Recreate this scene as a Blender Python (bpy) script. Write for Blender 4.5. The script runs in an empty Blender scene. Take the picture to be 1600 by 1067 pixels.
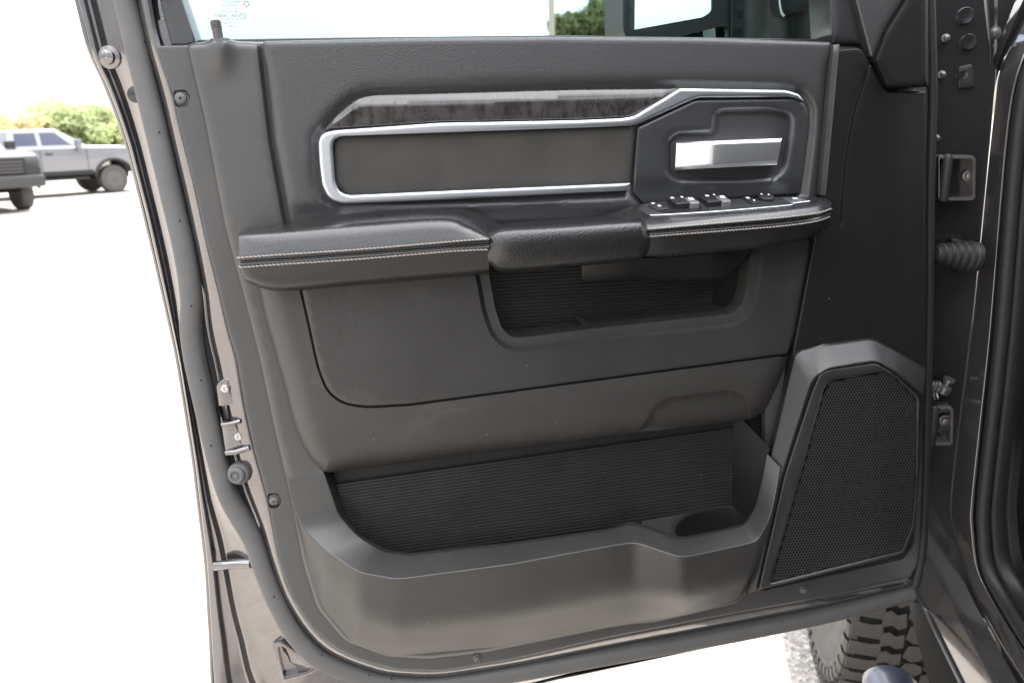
import bpy, bmesh, math, random
import numpy as np
from math import radians, sin, cos, pi, tan, sqrt
from mathutils import Vector, Matrix
from mathutils.geometry import delaunay_2d_cdt
random.seed(4); rng = np.random.default_rng(4)
S = bpy.context.scene
COL = S.collection

# ------------------------------------------------------------------ camera, sky, sun, exposure
CAMZ = 1.6; PITCH = radians(14.9); ROLL = radians(-1.5); F = 1250.0
cam_d = bpy.data.cameras.new('camera'); cam = bpy.data.objects.new('camera', cam_d); COL.objects.link(cam)
cam_d.sensor_width = 36; cam_d.lens = F/1600*36; cam_d.clip_start = 0.02; cam_d.clip_end = 3000
CR = Matrix.Rotation(pi/2-PITCH, 3, 'X') @ Matrix.Rotation(ROLL, 3, 'Z')
cam.matrix_world = Matrix.Translation((0, 0, CAMZ)) @ CR.to_4x4()
cam_d.dof.use_dof = True; cam_d.dof.focus_distance = 1.1; cam_d.dof.aperture_fstop = 6.3
S.camera = cam
SUN_EL = radians(60); SUN_AZ = radians(20)          # azimuth clockwise from +Y (straight ahead)
w_ = bpy.data.worlds.new('World'); S.world = w_; w_.use_nodes = True
nt = w_.node_tree; bg = nt.nodes['Background']
sky = nt.nodes.new('ShaderNodeTexSky'); sky.sky_type = 'NISHITA'; sky.sun_disc = False
sky.sun_elevation = SUN_EL; sky.sun_rotation = SUN_AZ; sky.dust_density = 1.5
tc = nt.nodes.new('ShaderNodeTexCoord'); mp_ = nt.nodes.new('ShaderNodeMapping'); mp_.inputs['Scale'].default_value = (1.6, 1.6, 3.6)
nz = nt.nodes.new('ShaderNodeTexNoise'); nz.inputs['Scale'].default_value = 1.7; nz.inputs['Detail'].default_value = 7; nz.inputs['Roughness'].default_value = .55
rp = nt.nodes.new('ShaderNodeValToRGB'); rp.color_ramp.elements[0].position = .33; rp.color_ramp.elements[1].position = .55
mx = nt.nodes.new('ShaderNodeMix'); mx.data_type = 'RGBA'
L = nt.links.new
L(tc.outputs['Generated'], mp_.inputs[0]); L(mp_.outputs[0], nz.inputs['Vector']); L(nz.outputs['Fac'], rp.inputs[0])
L(rp.outputs[0], mx.inputs[0]); L(sky.outputs[0], mx.inputs[6]); L(mx.outputs[2], bg.inputs['Color'])
# overcast-like clouds: several times brighter overhead than at the horizon
vd = nt.nodes.new('ShaderNodeSeparateXYZ')
cmr = nt.nodes.new('ShaderNodeMapRange'); cmr.inputs[1].default_value = 0; cmr.inputs[2].default_value = 1; cmr.interpolation_type = 'SMOOTHSTEP'; cmr.inputs[3].default_value = 2.3; cmr.inputs[4].default_value = 22
ccol = nt.nodes.new('ShaderNodeVectorMath'); ccol.operation = 'SCALE'; ccol.inputs[0].default_value = (1, 1.005, 1.02)
L(tc.outputs['Generated'], vd.inputs[0]); L(vd.outputs['Z'], cmr.inputs[0]); L(cmr.outputs[0], ccol.inputs['Scale']); L(ccol.outputs[0], mx.inputs[7])
bg.inputs['Strength'].default_value = 0.14
sd = bpy.data.lights.new('sun', 'SUN'); sd.energy = 5.0; sd.angle = radians(.5); sd.color = (1, .955, .89)
so = bpy.data.objects.new('sun', sd); COL.objects.link(so)
sdir = Vector((sin(SUN_AZ)*cos(SUN_EL), cos(SUN_AZ)*cos(SUN_EL), sin(SUN_EL)))
so.rotation_euler = (-sdir).to_track_quat('-Z', 'Y').to_euler(); so.location = (0, 0, 12)
S.view_settings.view_transform = 'Standard'; S.view_settings.look = 'None'
S.view_settings.exposure = 1.6; S.view_settings.gamma = 1.0
S.cycles.use_denoising = True; S.cycles.max_bounces = 8

# ------------------------------------------------------------------ geometry of the place
def ray(px, py): return CR @ Vector(((px-800)/F, -(py-533.5)/F, -1))
CAM = Vector((0, 0, CAMZ))
DA = radians(10.5)                                   # the opened door: hinge side a little farther away
DU = Vector((cos(DA), sin(DA), 0)); DN = Vector((sin(DA), -cos(DA), 0))
DO = CAM + ray(800, 533.5)*1.12
DB = Vector((DO.x, DO.y, 0.74))                      # door base
def D(px, py, w=0.0):
    d = ray(px, py); t = ((DO + DN*w - CAM).dot(DN))/d.dot(DN); q = CAM + d*t - DB
    return Vector((q.dot(DU), -q.dot(DN), q.z))
TA = radians(-12)                                    # truck axis, 12 deg right of straight ahead
TF = Vector((-sin(TA), cos(TA), 0)); TX = Vector((cos(TA), sin(TA), 0))
TB = Vector((.60, 2.26, 0))                          # truck base (below its front wheel), in truck axes
def T(px, py, yl):
    d = ray(px, py); t = (yl - CAM.dot(TF))/d.dot(TF); q = CAM + d*t
    return Vector((q.dot(TX), q.dot(TF), q.z))-TB
def TZ(px, py, z):
    d = ray(px, py); t = (z-CAMZ)/d.z; q = CAM + d*t
    return Vector((q.dot(TX), q.dot(TF), q.z))-TB
def G(px, py, dist):                                 # world point at a horizontal distance ahead
    d = ray(px, py); return CAM + d*(dist/d.y)

# ------------------------------------------------------------------ materials
def mat(name, col, rough=.5, metal=0, spec=.5, grain=None, gs=.3, gd=.0006, var=0.0, vs=12, coat=0, streak=None, kind='noise', flake=0, rvar=0, dust=0, scuff=0):
    m = bpy.data.materials.new(name); m.use_nodes = True
    n = m.node_tree.nodes; l = m.node_tree.links.new; p = n['Principled BSDF']
    p.inputs['Base Color'].default_value = (*col, 1); p.inputs['Roughness'].default_value = rough
    p.inputs['Metallic'].default_value = metal; p.inputs['Specular IOR Level'].default_value = spec
    if coat: p.inputs['Coat Weight'].default_value = coat; p.inputs['Coat Roughness'].default_value = .04
    t = n.new('ShaderNodeTexCoord')
    if var or flake or rvar:
        a = n.new('ShaderNodeTexNoise'); a.inputs['Scale'].default_value = vs; a.inputs['Detail'].default_value = 6; a.inputs['Roughness'].default_value = .65
        mpn = n.new('ShaderNodeMapping')
        if streak: mpn.inputs['Scale'].default_value = streak
        l(t.outputs['Object'], mpn.inputs[0]); l(mpn.outputs[0], a.inputs['Vector'])
        if rvar:
            q = n.new('ShaderNodeMapRange'); q.inputs[1].default_value = .3; q.inputs[2].default_value = .7
            q.inputs[3].default_value = rough-rvar; q.inputs[4].default_value = rough+rvar
            l(a.outputs['Fac'], q.inputs[0]); l(q.outputs[0], p.inputs['Roughness'])
        if var:
            r = n.new('ShaderNodeMapRange'); r.inputs[1].default_value = .3; r.inputs[2].default_value = .7
            r.inputs[3].default_value = 1-var; r.inputs[4].default_value = 1+var
            h = n.new('ShaderNodeMix'); h.data_type = 'RGBA'; h.blend_type = 'MULTIPLY'; h.inputs[0].default_value = 1
            h.inputs[6].default_value = (*col, 1); l(a.outputs['Fac'], r.inputs[0]); l(r.outputs[0], h.inputs[7]); l(h.outputs[2], p.inputs['Base Color'])
    if dust or scuff:
        src = p.inputs['Base Color'].links[0].from_socket if p.inputs['Base Color'].links else None
        def over(fac, c):
            nonlocal src
            h = n.new('ShaderNodeMix'); h.data_type = 'RGBA'; l(fac, h.inputs[0]); h.inputs[7].default_value = c
            if src: l(src, h.inputs[6])
            else: h.inputs[6].default_value = (*col, 1)
            src = h.outputs[2]; l(src, p.inputs['Base Color'])
        if scuff:
            a2 = n.new('ShaderNodeTexNoise'); a2.inputs['Scale'].default_value = 9; a2.inputs['Detail'].default_value = 8; a2.inputs['Roughness'].default_value = .75; a2.inputs['Distortion'].default_value = 1.2
            l(t.outputs['Object'], a2.inputs['Vector'])
            q2 = n.new('ShaderNodeMapRange'); q2.inputs[1].default_value = .56; q2.inputs[2].default_value = .76; q2.inputs[4].default_value = scuff; l(a2.outputs['Fac'], q2.inputs[0]); over(q2.outputs[0], (.16, .145, .13, 1))
        if dust:
            vv = n.new('ShaderNodeTexVoronoi'); vv.inputs['Scale'].default_value = 70; l(t.outputs['Object'], vv.inputs['Vector'])
            c1 = n.new('ShaderNodeMath'); c1.operation = 'LESS_THAN'; c1.inputs[1].default_value = .055; l(vv.outputs['Distance'], c1.inputs[0])
            sx_ = n.new('ShaderNodeSeparateColor'); l(vv.outputs['Color'], sx_.inputs[0])
            c2 = n.new('ShaderNodeMath'); c2.operation = 'GREATER_THAN'; c2.inputs[1].default_value = 1-dust*.55; l(sx_.outputs[0], c2.inputs[0])
            c3 = n.new('ShaderNodeMath'); c3.operation = 'MULTIPLY'; l(c1.outputs[0], c3.inputs[0]); l(c2.outputs[0], c3.inputs[1]); over(c3.outputs[0], (.2, .19, .18, 1))
    if grain:
        g = n.new('ShaderNodeTexVoronoi' if kind == 'leather' else 'ShaderNodeTexNoise'); g.inputs['Scale'].default_value = grain
        if kind == 'leather': g.feature = 'SMOOTH_F1'; g.inputs['Smoothness'].default_value = .5
        else: g.inputs['Detail'].default_value = 3
        l(t.outputs['Object'], g.inputs['Vector'])
        b = n.new('ShaderNodeBump'); b.inputs['Strength'].default_value = gs; b.inputs['Distance'].default_value = gd
        l(g.outputs[0], b.inputs['Height']); l(b.outputs[0], p.inputs['Normal'])
    return m
M = {}
M['trim'] = mat('lit_trim_plastic', (0.0446, 0.0439, 0.0439), 0.36, spec=0.60, grain=900, gs=.35, gd=.0005, var=.08, vs=9, rvar=.05, dust=.05)  # black panel plastic, its colour lightened for the brighter left side
M['panel'] = mat('dark_moulded_plastic', (0.0231, 0.0224, 0.0224), 0.36, spec=0.60, grain=560, gs=.35, gd=.0004, kind='leather', var=.12, vs=7, rvar=.06, dust=.08, scuff=.12)
M['kick'] = mat('shaded_side_plastic', (0.0084, 0.0084, 0.0084), 0.42, spec=.24, grain=480, gs=.3, gd=.0005, kind='leather', var=.1, vs=7, rvar=.05, dust=.05)  # same plastic, its colour darkened for the shade near the hinges
M['pod'] = mat('charcoal_pod_plastic', (.0115, .0112, .0115), 0.40, grain=900, gs=.35, gd=.0005, var=.08, vs=9, rvar=.06, dust=.05)
M['lower'] = mat('scuffed_lower_plastic', (0.0274, 0.0259, 0.0245), .42, spec=0.60, grain=800, gs=.35, gd=.0005, var=.14, vs=6, rvar=.07, dust=.08, scuff=.2)
M['soft'] = mat('soft_leather_grain', (0.0323, 0.0323, 0.0338), 0.36, spec=0.60, grain=620, gs=.5, gd=.00042, kind='leather', var=.05, vs=14)
M['arm'] = mat('black_leather', (0.0120, 0.0117, 0.0120), 0.28, spec=0.65, grain=420, gs=.3, gd=.0005, kind='leather', var=.06, vs=20, rvar=.04)
M['grip'] = mat('black_grained_grip', (0.0108, 0.0108, 0.0111), 0.28, spec=0.60, grain=430, gs=.4, gd=.0007, kind='leather')
M['fabric'] = mat('charcoal_suede_insert', (0.0365, 0.0340, 0.0314), 0.70, spec=.3, grain=1500, gs=.25, gd=.0004, var=.18, vs=16)
M['bezel'] = mat('satin_grey_bezel', (0.0272, 0.0280, 0.0304), 0.30, spec=0.60, var=.03, vs=30, rvar=.04, dust=.02)
M['chrome'] = mat('satin_chrome', (.50, .52, .56), .36, metal=1)
M['bright'] = mat('polished_chrome', (.74, .76, .79), .36, metal=1)
M['mesh'] = mat('grey_black_grille_steel', (.027, .027, .027), .45)
M['black'] = mat('black_rubber', (0.0126, 0.0126, 0.0133), .55, spec=.35, var=.15, vs=40)
M['gap'] = mat('black_void', (.006, .006, .006), .9, spec=.2)
M['seal'] = mat('dusty_grey_rubber', (0.0850, 0.0830, 0.0820), .6, var=.1, vs=16, grain=500, gs=.1)
M['rib'] = mat('ribbed_pocket_mat', (0.0176, 0.0168, 0.0168), 0.40, var=.2, vs=12, dust=.16)
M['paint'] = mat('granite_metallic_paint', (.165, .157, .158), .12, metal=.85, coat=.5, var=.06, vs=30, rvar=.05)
M['paintd'] = mat('shaded_granite_paint', (.014, .0135, .0145), .2, coat=.3, var=.06, vs=30)  # granite paint, its colour darkened for the deep shade on the pillar
M['steel'] = mat('zinc_steel', (.45, .45, .44), .35, metal=1, var=.1, vs=60)
M['dsteel'] = mat('painted_hinge_steel', (.12, .11, .11), .35, metal=.6, var=.2, vs=60, coat=.3)
M['thread'] = mat('pale_thread', (.30, .265, .24), .7)
M['switch'] = mat('silver_grey_switch', (.13, .13, .135), .28)
M['white'] = mat('white_print', (.75, .77, .8), .5)
M['ink'] = mat('glass_ink', (.03, .035, .05), .6)
M['inkp'] = mat('pale_glass_ink', (0.1500, 0.1600, 0.1600), .7)
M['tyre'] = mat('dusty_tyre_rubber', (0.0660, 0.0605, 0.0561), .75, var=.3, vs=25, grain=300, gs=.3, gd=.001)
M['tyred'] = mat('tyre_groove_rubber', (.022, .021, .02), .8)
M['body'] = mat('granite_body_paint', (.06, .055, .056), .2, metal=.5, coat=.5)

def wood():
    m = mat('brushed_dark_wood', (.03, .027, .027), .28, coat=.35, var=.7, vs=85, streak=(1, 1, .6), rvar=.05)
    return m
M['wood'] = wood()
def glass(name, tint, refl=.06):
    m = bpy.data.materials.new(name); m.use_nodes = True; n = m.node_tree.nodes; l = m.node_tree.links.new
    n.remove(n['Principled BSDF']); o = n['Material Output']
    t = n.new('ShaderNodeBsdfTransparent'); t.inputs[0].default_value = (*tint, 1)
    g = n.new('ShaderNodeBsdfGlossy'); g.inputs['Roughness'].default_value = .02; g.inputs[0].default_value = (.6, .68, .68, 1)
    x = n.new('ShaderNodeMixShader'); fr = n.new('ShaderNodeFresnel'); fr.inputs[0].default_value = 1.5
    l(fr.outputs[0], x.inputs[0]); l(t.outputs[0], x.inputs[1]); l(g.outputs[0], x.inputs[2]); l(x.outputs[0], o.inputs[0])
    return m
M['glass'] = glass('green_tinted_glass', (.75, .89, .87))

# ------------------------------------------------------------------ object helpers
def link(name, me, m, parent=None, label=None, cat=None, group=None, kind=None):
    o = bpy.data.objects.new(name, me); COL.objects.link(o)
    if m is not None: me.materials.append(m)
    if parent: o.parent = parent
    for k, v in (('label', label), ('category', cat), ('group', group), ('kind', kind)):
        if v: o[k] = v
    return o
def thing(name, label, cat, loc=(0, 0, 0), rz=0, group=None, kind=None):
    o = bpy.data.objects.new(name, None); COL.objects.link(o); o.location = loc; o.rotation_euler = (0, 0, rz)
    o.empty_display_size = .1
    for k, v in (('label', label), ('category', cat), ('group', group), ('kind', kind)):
        if v: o[k] = v
    return o
def mesh(name, vs, fs, m, parent=None, ang=35, **kw):
    me = bpy.data.meshes.new(name); me.from_pydata([tuple(v) for v in vs], [], fs); me.validate(); me.update()
    bm = bmesh.new(); bm.from_mesh(me); bmesh.ops.remove_doubles(bm, verts=bm.verts, dist=1e-6)
    bmesh.ops.recalc_face_normals(bm, faces=bm.faces); bm.to_mesh(me); bm.free()
    if ang:
        me.polygons.foreach_set('use_smooth', [True]*len(me.polygons)); me.set_sharp_from_angle(angle=radians(ang))
    return link(name, me, m, parent, **kw)
def fil(pts, r=8, n=5, closed=True, step=14):
    P = [np.array(p[:2], float) for p in pts]; out = []; N = len(P)
    for i in range(N):
        p = P[i]; rr = pts[i][2] if len(pts[i]) > 2 else r
        if not closed and i in (0, N-1): out.append(p); continue
        a = P[i-1]-p; b = P[(i+1) % N]-p; la = np.hypot(*a); lb = np.hypot(*b)
        t = min(rr, la*.48, lb*.48)
        if t < .3: out.append(p); continue
        s = p+a/la*t; e = p+b/lb*t
        for k in range(n+1):
            u = k/n; out.append(s*(1-u)**2+p*2*u*(1-u)+e*u*u)
    res = []
    for i in range(len(out) if closed else len(out)-1):
        a = out[i]; b = out[(i+1) % len(out)]; d = np.hypot(*(b-a)); k = max(1, int(d/step))
        for j in range(k): res.append(a+(b-a)*j/k)
    if not closed: res.append(out[-1])
    keep = [res[0]]
    for q in res[1:]:
        if np.hypot(*(q-keep[-1])) > .05: keep.append(q)
    return np.array(keep)
def inside(poly, P):
    x, y = P[:, 0], P[:, 1]; c = np.zeros(len(P), bool); n = len(poly)
    for i in range(n):
        x0, y0 = poly[i-1]; x1, y1 = poly[i]
        if y0 == y1: continue
        k = (y0 > y) != (y1 > y); c ^= k & (x < (x1-x0)*(y-y0)/(y1-y0)+x0)
    return c
def dist(poly, P, closed=True):
    A = poly; B = np.roll(poly, -1, 0)
    if not closed: A = A[:-1]; B = B[:-1]
    d = B-A; L2 = (d*d).sum(1)+1e-12; out = np.empty(len(P))
    for s in range(0, len(P), 4000):
        q = P[s:s+4000, None, :]-A[None]; t = np.clip((q*d[None]).sum(2)/L2, 0, 1)
        e = q-t[..., None]*d[None]; out[s:s+4000] = np.sqrt((e*e).sum(2).min(1))
    return out
def sm(x, a, b):
    t = np.clip((x-a)/(b-a), 0, 1); return t*t*(3-2*t)
def RD(r, depth):                                     # rounded edge of radius r px, falling by depth metres
    return lambda d, x, y: -depth*(1-np.sqrt(np.clip(1-(1-np.clip(d/r, 0, 1))**2, 0, 1)))
def offs(poly, r):
    a = np.roll(poly, 1, 0); b = np.roll(poly, -1, 0); t = b-a; t /= np.hypot(t[:, 0], t[:, 1])[:, None]+1e-9
    return poly+np.stack([-t[:, 1], t[:, 0]], 1)*r
def relief(name, outline, w, prof, m, parent, back=.02, grid=9, holes=(), extra=None, feats=(), rings=(1.2, 3, 6), mp=D, backv=None, ang=38, wall=True, **kw):
    """Solid pad: an outline filled with a fine mesh whose height follows the distance to its edge, with side walls."""
    polys = [np.asarray(outline)]+[np.asarray(h[0]) for h in holes]
    base = np.concatenate(polys); FL = []
    def signed_area(q): return .5*np.sum(q[:, 0]*np.roll(q[:, 1], -1)-np.roll(q[:, 0], -1)*q[:, 1])
    for iq, q in enumerate(polys):
        sg = (1 if signed_area(q) > 0 else -1)*(1 if iq == 0 else -1)
        for r in rings: FL.append((offs(q, r*sg), True, r*.92))
    for fpoly, ofs in feats:
        fp = np.asarray(fpoly); cl = np.hypot(*(fp[0]-fp[-1])) < 40 and len(fp) > 12
        for o_ in ofs: FL.append((offs(fp, o_) if o_ else fp, cl, .5))
    lo = polys[0].min(0); hi = polys[0].max(0)
    gx = np.arange(lo[0], hi[0], grid); gy = np.arange(lo[1], hi[1], grid*.87)
    X, Y = np.meshgrid(gx, gy); X[1::2] += grid/2
    gp = np.stack([X.ravel(), Y.ravel()], 1)+rng.uniform(-.15, .15, (X.size, 2))*grid*.2
    def ok(Q, dmin):
        k = inside(polys[0], Q)
        for h in polys[1:]: k &= ~inside(h, Q)
        Q = Q[k]
        if not len(Q): return Q
        dd = np.min([dist(q, Q) for q in polys], 0); return Q[dd >= dmin]
    Q = ok(gp, max(rings)+min(2.0, grid*.3)) if len(gp) else gp
    if len(Q):                                        # thin out points lying nearly on each other
        key = np.round(Q/.7).astype(int); _, ix = np.unique(key, axis=0, return_index=True); Q = Q[np.sort(ix)]
        for fp, cl, _ in FL:
            if len(Q): Q = Q[dist(fp, Q, cl) > min(2.2, grid*.3)]
    A = np.concatenate([base, Q]); ed = []; o = 0
    for q in polys:
        n = len(q); ed += [(o+i, o+(i+1) % n) for i in range(n)]; o += n
    for fp, cl, dm in FL:
        k = inside(polys[0], fp)
        for h in polys[1:]: k &= ~inside(h, fp)
        k &= np.min([dist(q, fp) for q in polys], 0) > dm
        o = len(A); A = np.concatenate([A, fp]); n = len(fp)
        for i in range(n if cl else n-1):
            if k[i] and k[(i+1) % n]: ed.append((o+i, o+(i+1) % n))
        used = k
        A[o:][~k] = polys[0][0]
    v2, e2, f2, ov, oe, of = delaunay_2d_cdt([Vector(p) for p in A.tolist()], ed, [], 0, 1e-4)
    V = np.array([tuple(v) for v in v2]); Fc = np.array([f for f in f2 if len(f) == 3])
    cen = V[Fc].mean(1); k = inside(polys[0], cen)
    for h in polys[1:]: k &= ~inside(h, cen)
    Fc = Fc[k]
    x, y = V[:, 0], V[:, 1]; h = prof(dist(polys[0], V), x, y) if prof else np.zeros(len(V))
    for hp in holes:
        if len(hp) > 1 and hp[1]: h = h+hp[1](dist(np.asarray(hp[0]), V), x, y)
    if extra is not None: h = h+extra(x, y)
    vs = [mp(px, py, w+dh) for px, py, dh in zip(x.tolist(), y.tolist(), h.tolist())]
    fs = [tuple(f) for f in Fc.tolist()]
    if wall:
        cnt = {}
        for f in fs:
            for i in range(3):
                a, b = f[i], f[(i+1) % 3]; cnt[(a, b)] = 1
        bd = [(a, b) for a, b in cnt if (b, a) not in cnt]; bk = {}
        bv = Vector((0, back, 0)) if backv is None else Vector(backv)
        for a, b in bd:
            for q in (a, b):
                if q not in bk: bk[q] = len(vs); vs.append(vs[q]+bv)
            fs.append((b, a, bk[a], bk[b]))
    return mesh(name, vs, fs, m, parent, ang, **kw)
def cr(P, k, closed=False):                           # Catmull-Rom through 3-D points
    P = [Vector(p) for p in P]; n = len(P); out = []
    for i in range(n if closed else n-1):
        if closed: p0, p1, p2, p3 = P[i-1], P[i], P[(i+1) % n], P[(i+2) % n]
        else: p1, p2 = P[i], P[i+1]; p0 = P[i-1] if i else p1*2-p2; p3 = P[i+2] if i+2 < n else p2*2-p1
        for j in range(k):
            t = j/k; out.append(.5*((2*p1)+(p2-p0)*t+(2*p0-5*p1+4*p2-p3)*t*t+(3*p1-p0-3*p2+p3)*t**3))
    if not closed: out.append(P[-1].copy())
    return out
def lin(P, k):
    P = [Vector(p) for p in P]; out = []
    for a, b in zip(P, P[1:]): out += [a.lerp(b, j/k) for j in range(k)]
    return out+[P[-1]]
def loft(name, rails, m, parent, k=6, rnd=None, straight=False, cap=True, ang=40, mp=D, cornr=0, **kw):
    """Surface through matched rails [(px, py, depth), ...], edges along rails rounded by rnd (metres)."""
    R = [[mp(*p) for p in r] for r in rails]
    if cornr:                                          # round the corners along each rail
        R2 = []
        for r in R:
            o = [r[0]]
            for i in range(1, len(r)-1):
                a, p, b = r[i-1], r[i], r[i+1]; ta = min(.45, cornr/max((a-p).length, 1e-5)); tb = min(.45, cornr/max((b-p).length, 1e-5))
                s = p.lerp(a, ta); e = p.lerp(b, tb)
                o += [s*(1-u)**2+p*2*u*(1-u)+e*u*u for u in (0, .25, .5, .75, 1)]
            R2.append(o+[r[-1]])
        R = R2; straight = True
    R = [lin(r, k) if straight else cr(r, k) for r in R]
    n = len(R[0]); rows = []
    for j in range(n):
        sec = [r[j] for r in R]; o = [sec[0]]
        for i in range(1, len(sec)-1):
            rr = rnd[i] if rnd else 0
            if not rr: o.append(sec[i]); continue
            a, p, b = sec[i-1], sec[i], sec[i+1]
            ta = min(.48, rr/max((a-p).length, 1e-5)); tb = min(.48, rr/max((b-p).length, 1e-5)); s = p.lerp(a, ta); e = p.lerp(b, tb)
            o += [s*(1-u)**2+p*2*u*(1-u)+e*u*u for u in (0, .2, .4, .6, .8, 1)]
        o.append(sec[-1]); rows.append(o)
    c = len(rows[0]); vs = [v for r in rows for v in r]; fs = []
    for j in range(n-1):
        for i in range(c-1): fs.append((j*c+i, j*c+i+1, (j+1)*c+i+1, (j+1)*c+i))
    if cap: fs.append(tuple(range(c))); fs.append(tuple((n-1)*c+i for i in range(c)))
    return mesh(name, vs, fs, m, parent, ang, **kw)
def tube(path, r, seg=8, cap=True, prof=None, up=None):
    """verts, faces of a swept section along 3-D points; prof = list of (side, height)."""
    P = [Vector(p) for p in path]; vs = []; fs = []
    prof = prof or [(cos(2*pi*i/seg), sin(2*pi*i/seg)) for i in range(seg)]; c = len(prof)
    side = None
    for i, p in enumerate(P):
        t = (P[min(i+1, len(P)-1)]-P[max(i-1, 0)]).normalized()
        u = Vector(up) if up is not None else (Vector((0, 0, 1)) if abs(t.z) < .9 else Vector((1, 0, 0)))
        if up is None and side is not None: s = (side-t*side.dot(t)).normalized()
        else: s = t.cross(u).normalized()
        side = s; h = s.cross(t).normalized(); rr = r[i] if isinstance(r, (list, tuple)) else r
        for a, b in prof: vs.append(p+s*a*rr+h*b*rr)
    for i in range(len(P)-1):
        for j in range(c): fs.append((i*c+j, i*c+(j+1) % c, (i+1)*c+(j+1) % c, (i+1)*c+j))
    if cap: fs.append(tuple(range(c))); fs.append(tuple((len(P)-1)*c+j for j in range(c)))
    return vs, fs
def sweep(name, path, r, m, parent, seg=8, **kw):
    pr = kw.pop('prof', None); up = kw.pop('up', None); ang = kw.pop('ang', 50)
    vs, fs = tube(path, r, seg, True, pr, up); return mesh(name, vs, fs, m, parent, ang, **kw)
def lathe(name, prof, m, parent, c, axis, seg=20, ang=35, **kw):
    ax = Vector(axis).normalized(); s = ax.orthogonal().normalized(); h = ax.cross(s); vs = []; fs = []; c = Vector(c)
    for r, z in prof:
        for j in range(seg):
            a = 2*pi*j/seg; vs.append(c+ax*z+(s*cos(a)+h*sin(a))*r)
    for i in range(len(prof)-1):
        for j in range(seg): fs.append((i*seg+j, i*seg+(j+1) % seg, (i+1)*seg+(j+1) % seg, (i+1)*seg+j))
    if prof[0][0] > 0: fs.append(tuple(range(seg)))
    if prof[-1][0] > 0: fs.append(tuple((len(prof)-1)*seg+j for j in range(seg)))
    return mesh(name, vs, fs, m, parent, ang, **kw)
def box(name, c, s, m, parent, bev=.004, rot=None, **kw):
    bm = bmesh.new(); bmesh.ops.create_cube(bm, size=1)
    for v in bm.verts: v.co = Vector((v.co.x*s[0], v.co.y*s[1], v.co.z*s[2]))
    if bev: bmesh.ops.bevel(bm, geom=bm.edges[:], offset=bev, segments=2, affect='EDGES', profile=.6)
    if rot is not None: bmesh.ops.transform(bm, matrix=rot, verts=bm.verts)
    for v in bm.verts: v.co += Vector(c)
    me = bpy.data.meshes.new(name); bm.to_mesh(me); bm.free()
    me.polygons.foreach_set('use_smooth', [True]*len(me.polygons)); me.set_sharp_from_angle(angle=radians(40))
    return link(name, me, m, parent, **kw)
NY = (0, -1, 0)                                        # towards the viewer, in door coordinates

# ------------------------------------------------------------------ the ground
def ground_mat():
    m = bpy.data.materials.new('pale_gravelly_asphalt'); m.use_nodes = True; n = m.node_tree.nodes; l = m.node_tree.links.new
    p = n['Principled BSDF']; p.inputs['Roughness'].default_value = .9
    t = n.new('ShaderNodeTexCoord'); v = n.new('ShaderNodeTexVoronoi'); v.inputs['Scale'].default_value = 75
    l(t.outputs['Object'], v.inputs['Vector'])
    r = n.new('ShaderNodeValToRGB'); e = r.color_ramp.elements
    e[0].position = 0; e[0].color = (0.135, 0.124, 0.110, 1); e[1].position = 1; e[1].color = (0.414, 0.382, 0.342, 1)
    e.new(.45).color = (0.252, 0.232, 0.207, 1); e.new(.75).color = (0.333, 0.307, 0.274, 1)
    l(v.outputs['Color'], r.inputs[0])
    b = n.new('ShaderNodeTexNoise'); b.inputs['Scale'].default_value = .35; b.inputs['Detail'].default_value = 6; l(t.outputs['Object'], b.inputs['Vector'])
    q = n.new('ShaderNodeMapRange'); q.inputs[3].default_value = .8; q.inputs[4].default_value = 1.2; l(b.outputs['Fac'], q.inputs[0])
    h = n.new('ShaderNodeMix'); h.data_type = 'RGBA'; h.blend_type = 'MULTIPLY'; h.inputs[0].default_value = 1
    l(r.outputs[0], h.inputs[6]); l(q.outputs[0], h.inputs[7]); l(h.outputs[2], p.inputs['Base Color'])
    bp = n.new('ShaderNodeBump'); bp.inputs['Strength'].default_value = .6; bp.inputs['Distance'].default_value = .006
    l(v.outputs['Distance'], bp.inputs['Height']); l(bp.outputs[0], p.inputs['Normal']); return m
mesh('ground', [(-900, -900, 0), (900, -900, 0), (900, 900, 0), (-900, 900, 0)], [(0, 1, 2, 3)], ground_mat(), None, 0, kind='structure')

# ------------------------------------------------------------------ the door
door = thing('truck_door', 'open front door of the grey pickup, its dark leather-trimmed inner side facing the viewer', 'car door', DB, DA)
M_ = M
# painted shell: shut face from the outer hem to the inner flange
ky = [-40, 60, 100, 137, 217, 341, 500, 560, 640, 717, 800, 883, 1002, 1067, 1150]
hem = [112, 138, 149, 169, 198, 230, 266, 279, 292, 304, 314, 324, 331, 334, 344]
def hx(y): return float(np.interp(y, ky, hem))
seal_c = [(190, -45), (199, 0), (222, 100), (246, 200), (272, 312), (292, 400), (301, 468), (300, 510), (306, 560), (322, 634), (344, 728), (362, 781), (396, 840), (414, 890), (435, 940), (461, 987), (497, 1025), (545, 1048), (600, 1064), (680, 1068), (800, 1051), (950, 1024), (1150, 988), (1300, 957), (1425, 924)]
car_l = [(225, -45), (228, 0), (243, 72), (268, 143), (284, 215), (306, 303), (322, 380), (341, 453), (357, 520), (370, 560), (383, 640), (396, 700), (412, 758), (421, 797), (428, 840), (437, 883), (456, 935), (485, 978), (523, 1011), (561, 1030), (620, 1046), (690, 1048), (800, 1030), (950, 996), (1150, 957), (1300, 930), (1420, 903)]
def resamp(P, n):
    P = np.array(P, float); s = np.r_[0, np.cumsum(np.hypot(*np.diff(P, axis=0).T))]; u = np.linspace(0, s[-1], n)
    return np.stack([np.interp(u, s, P[:, 0]), np.interp(u, s, P[:, 1])], 1)
NS = 60
sc_ = resamp(seal_c, NS); cl_ = resamp(car_l, NS)
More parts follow.
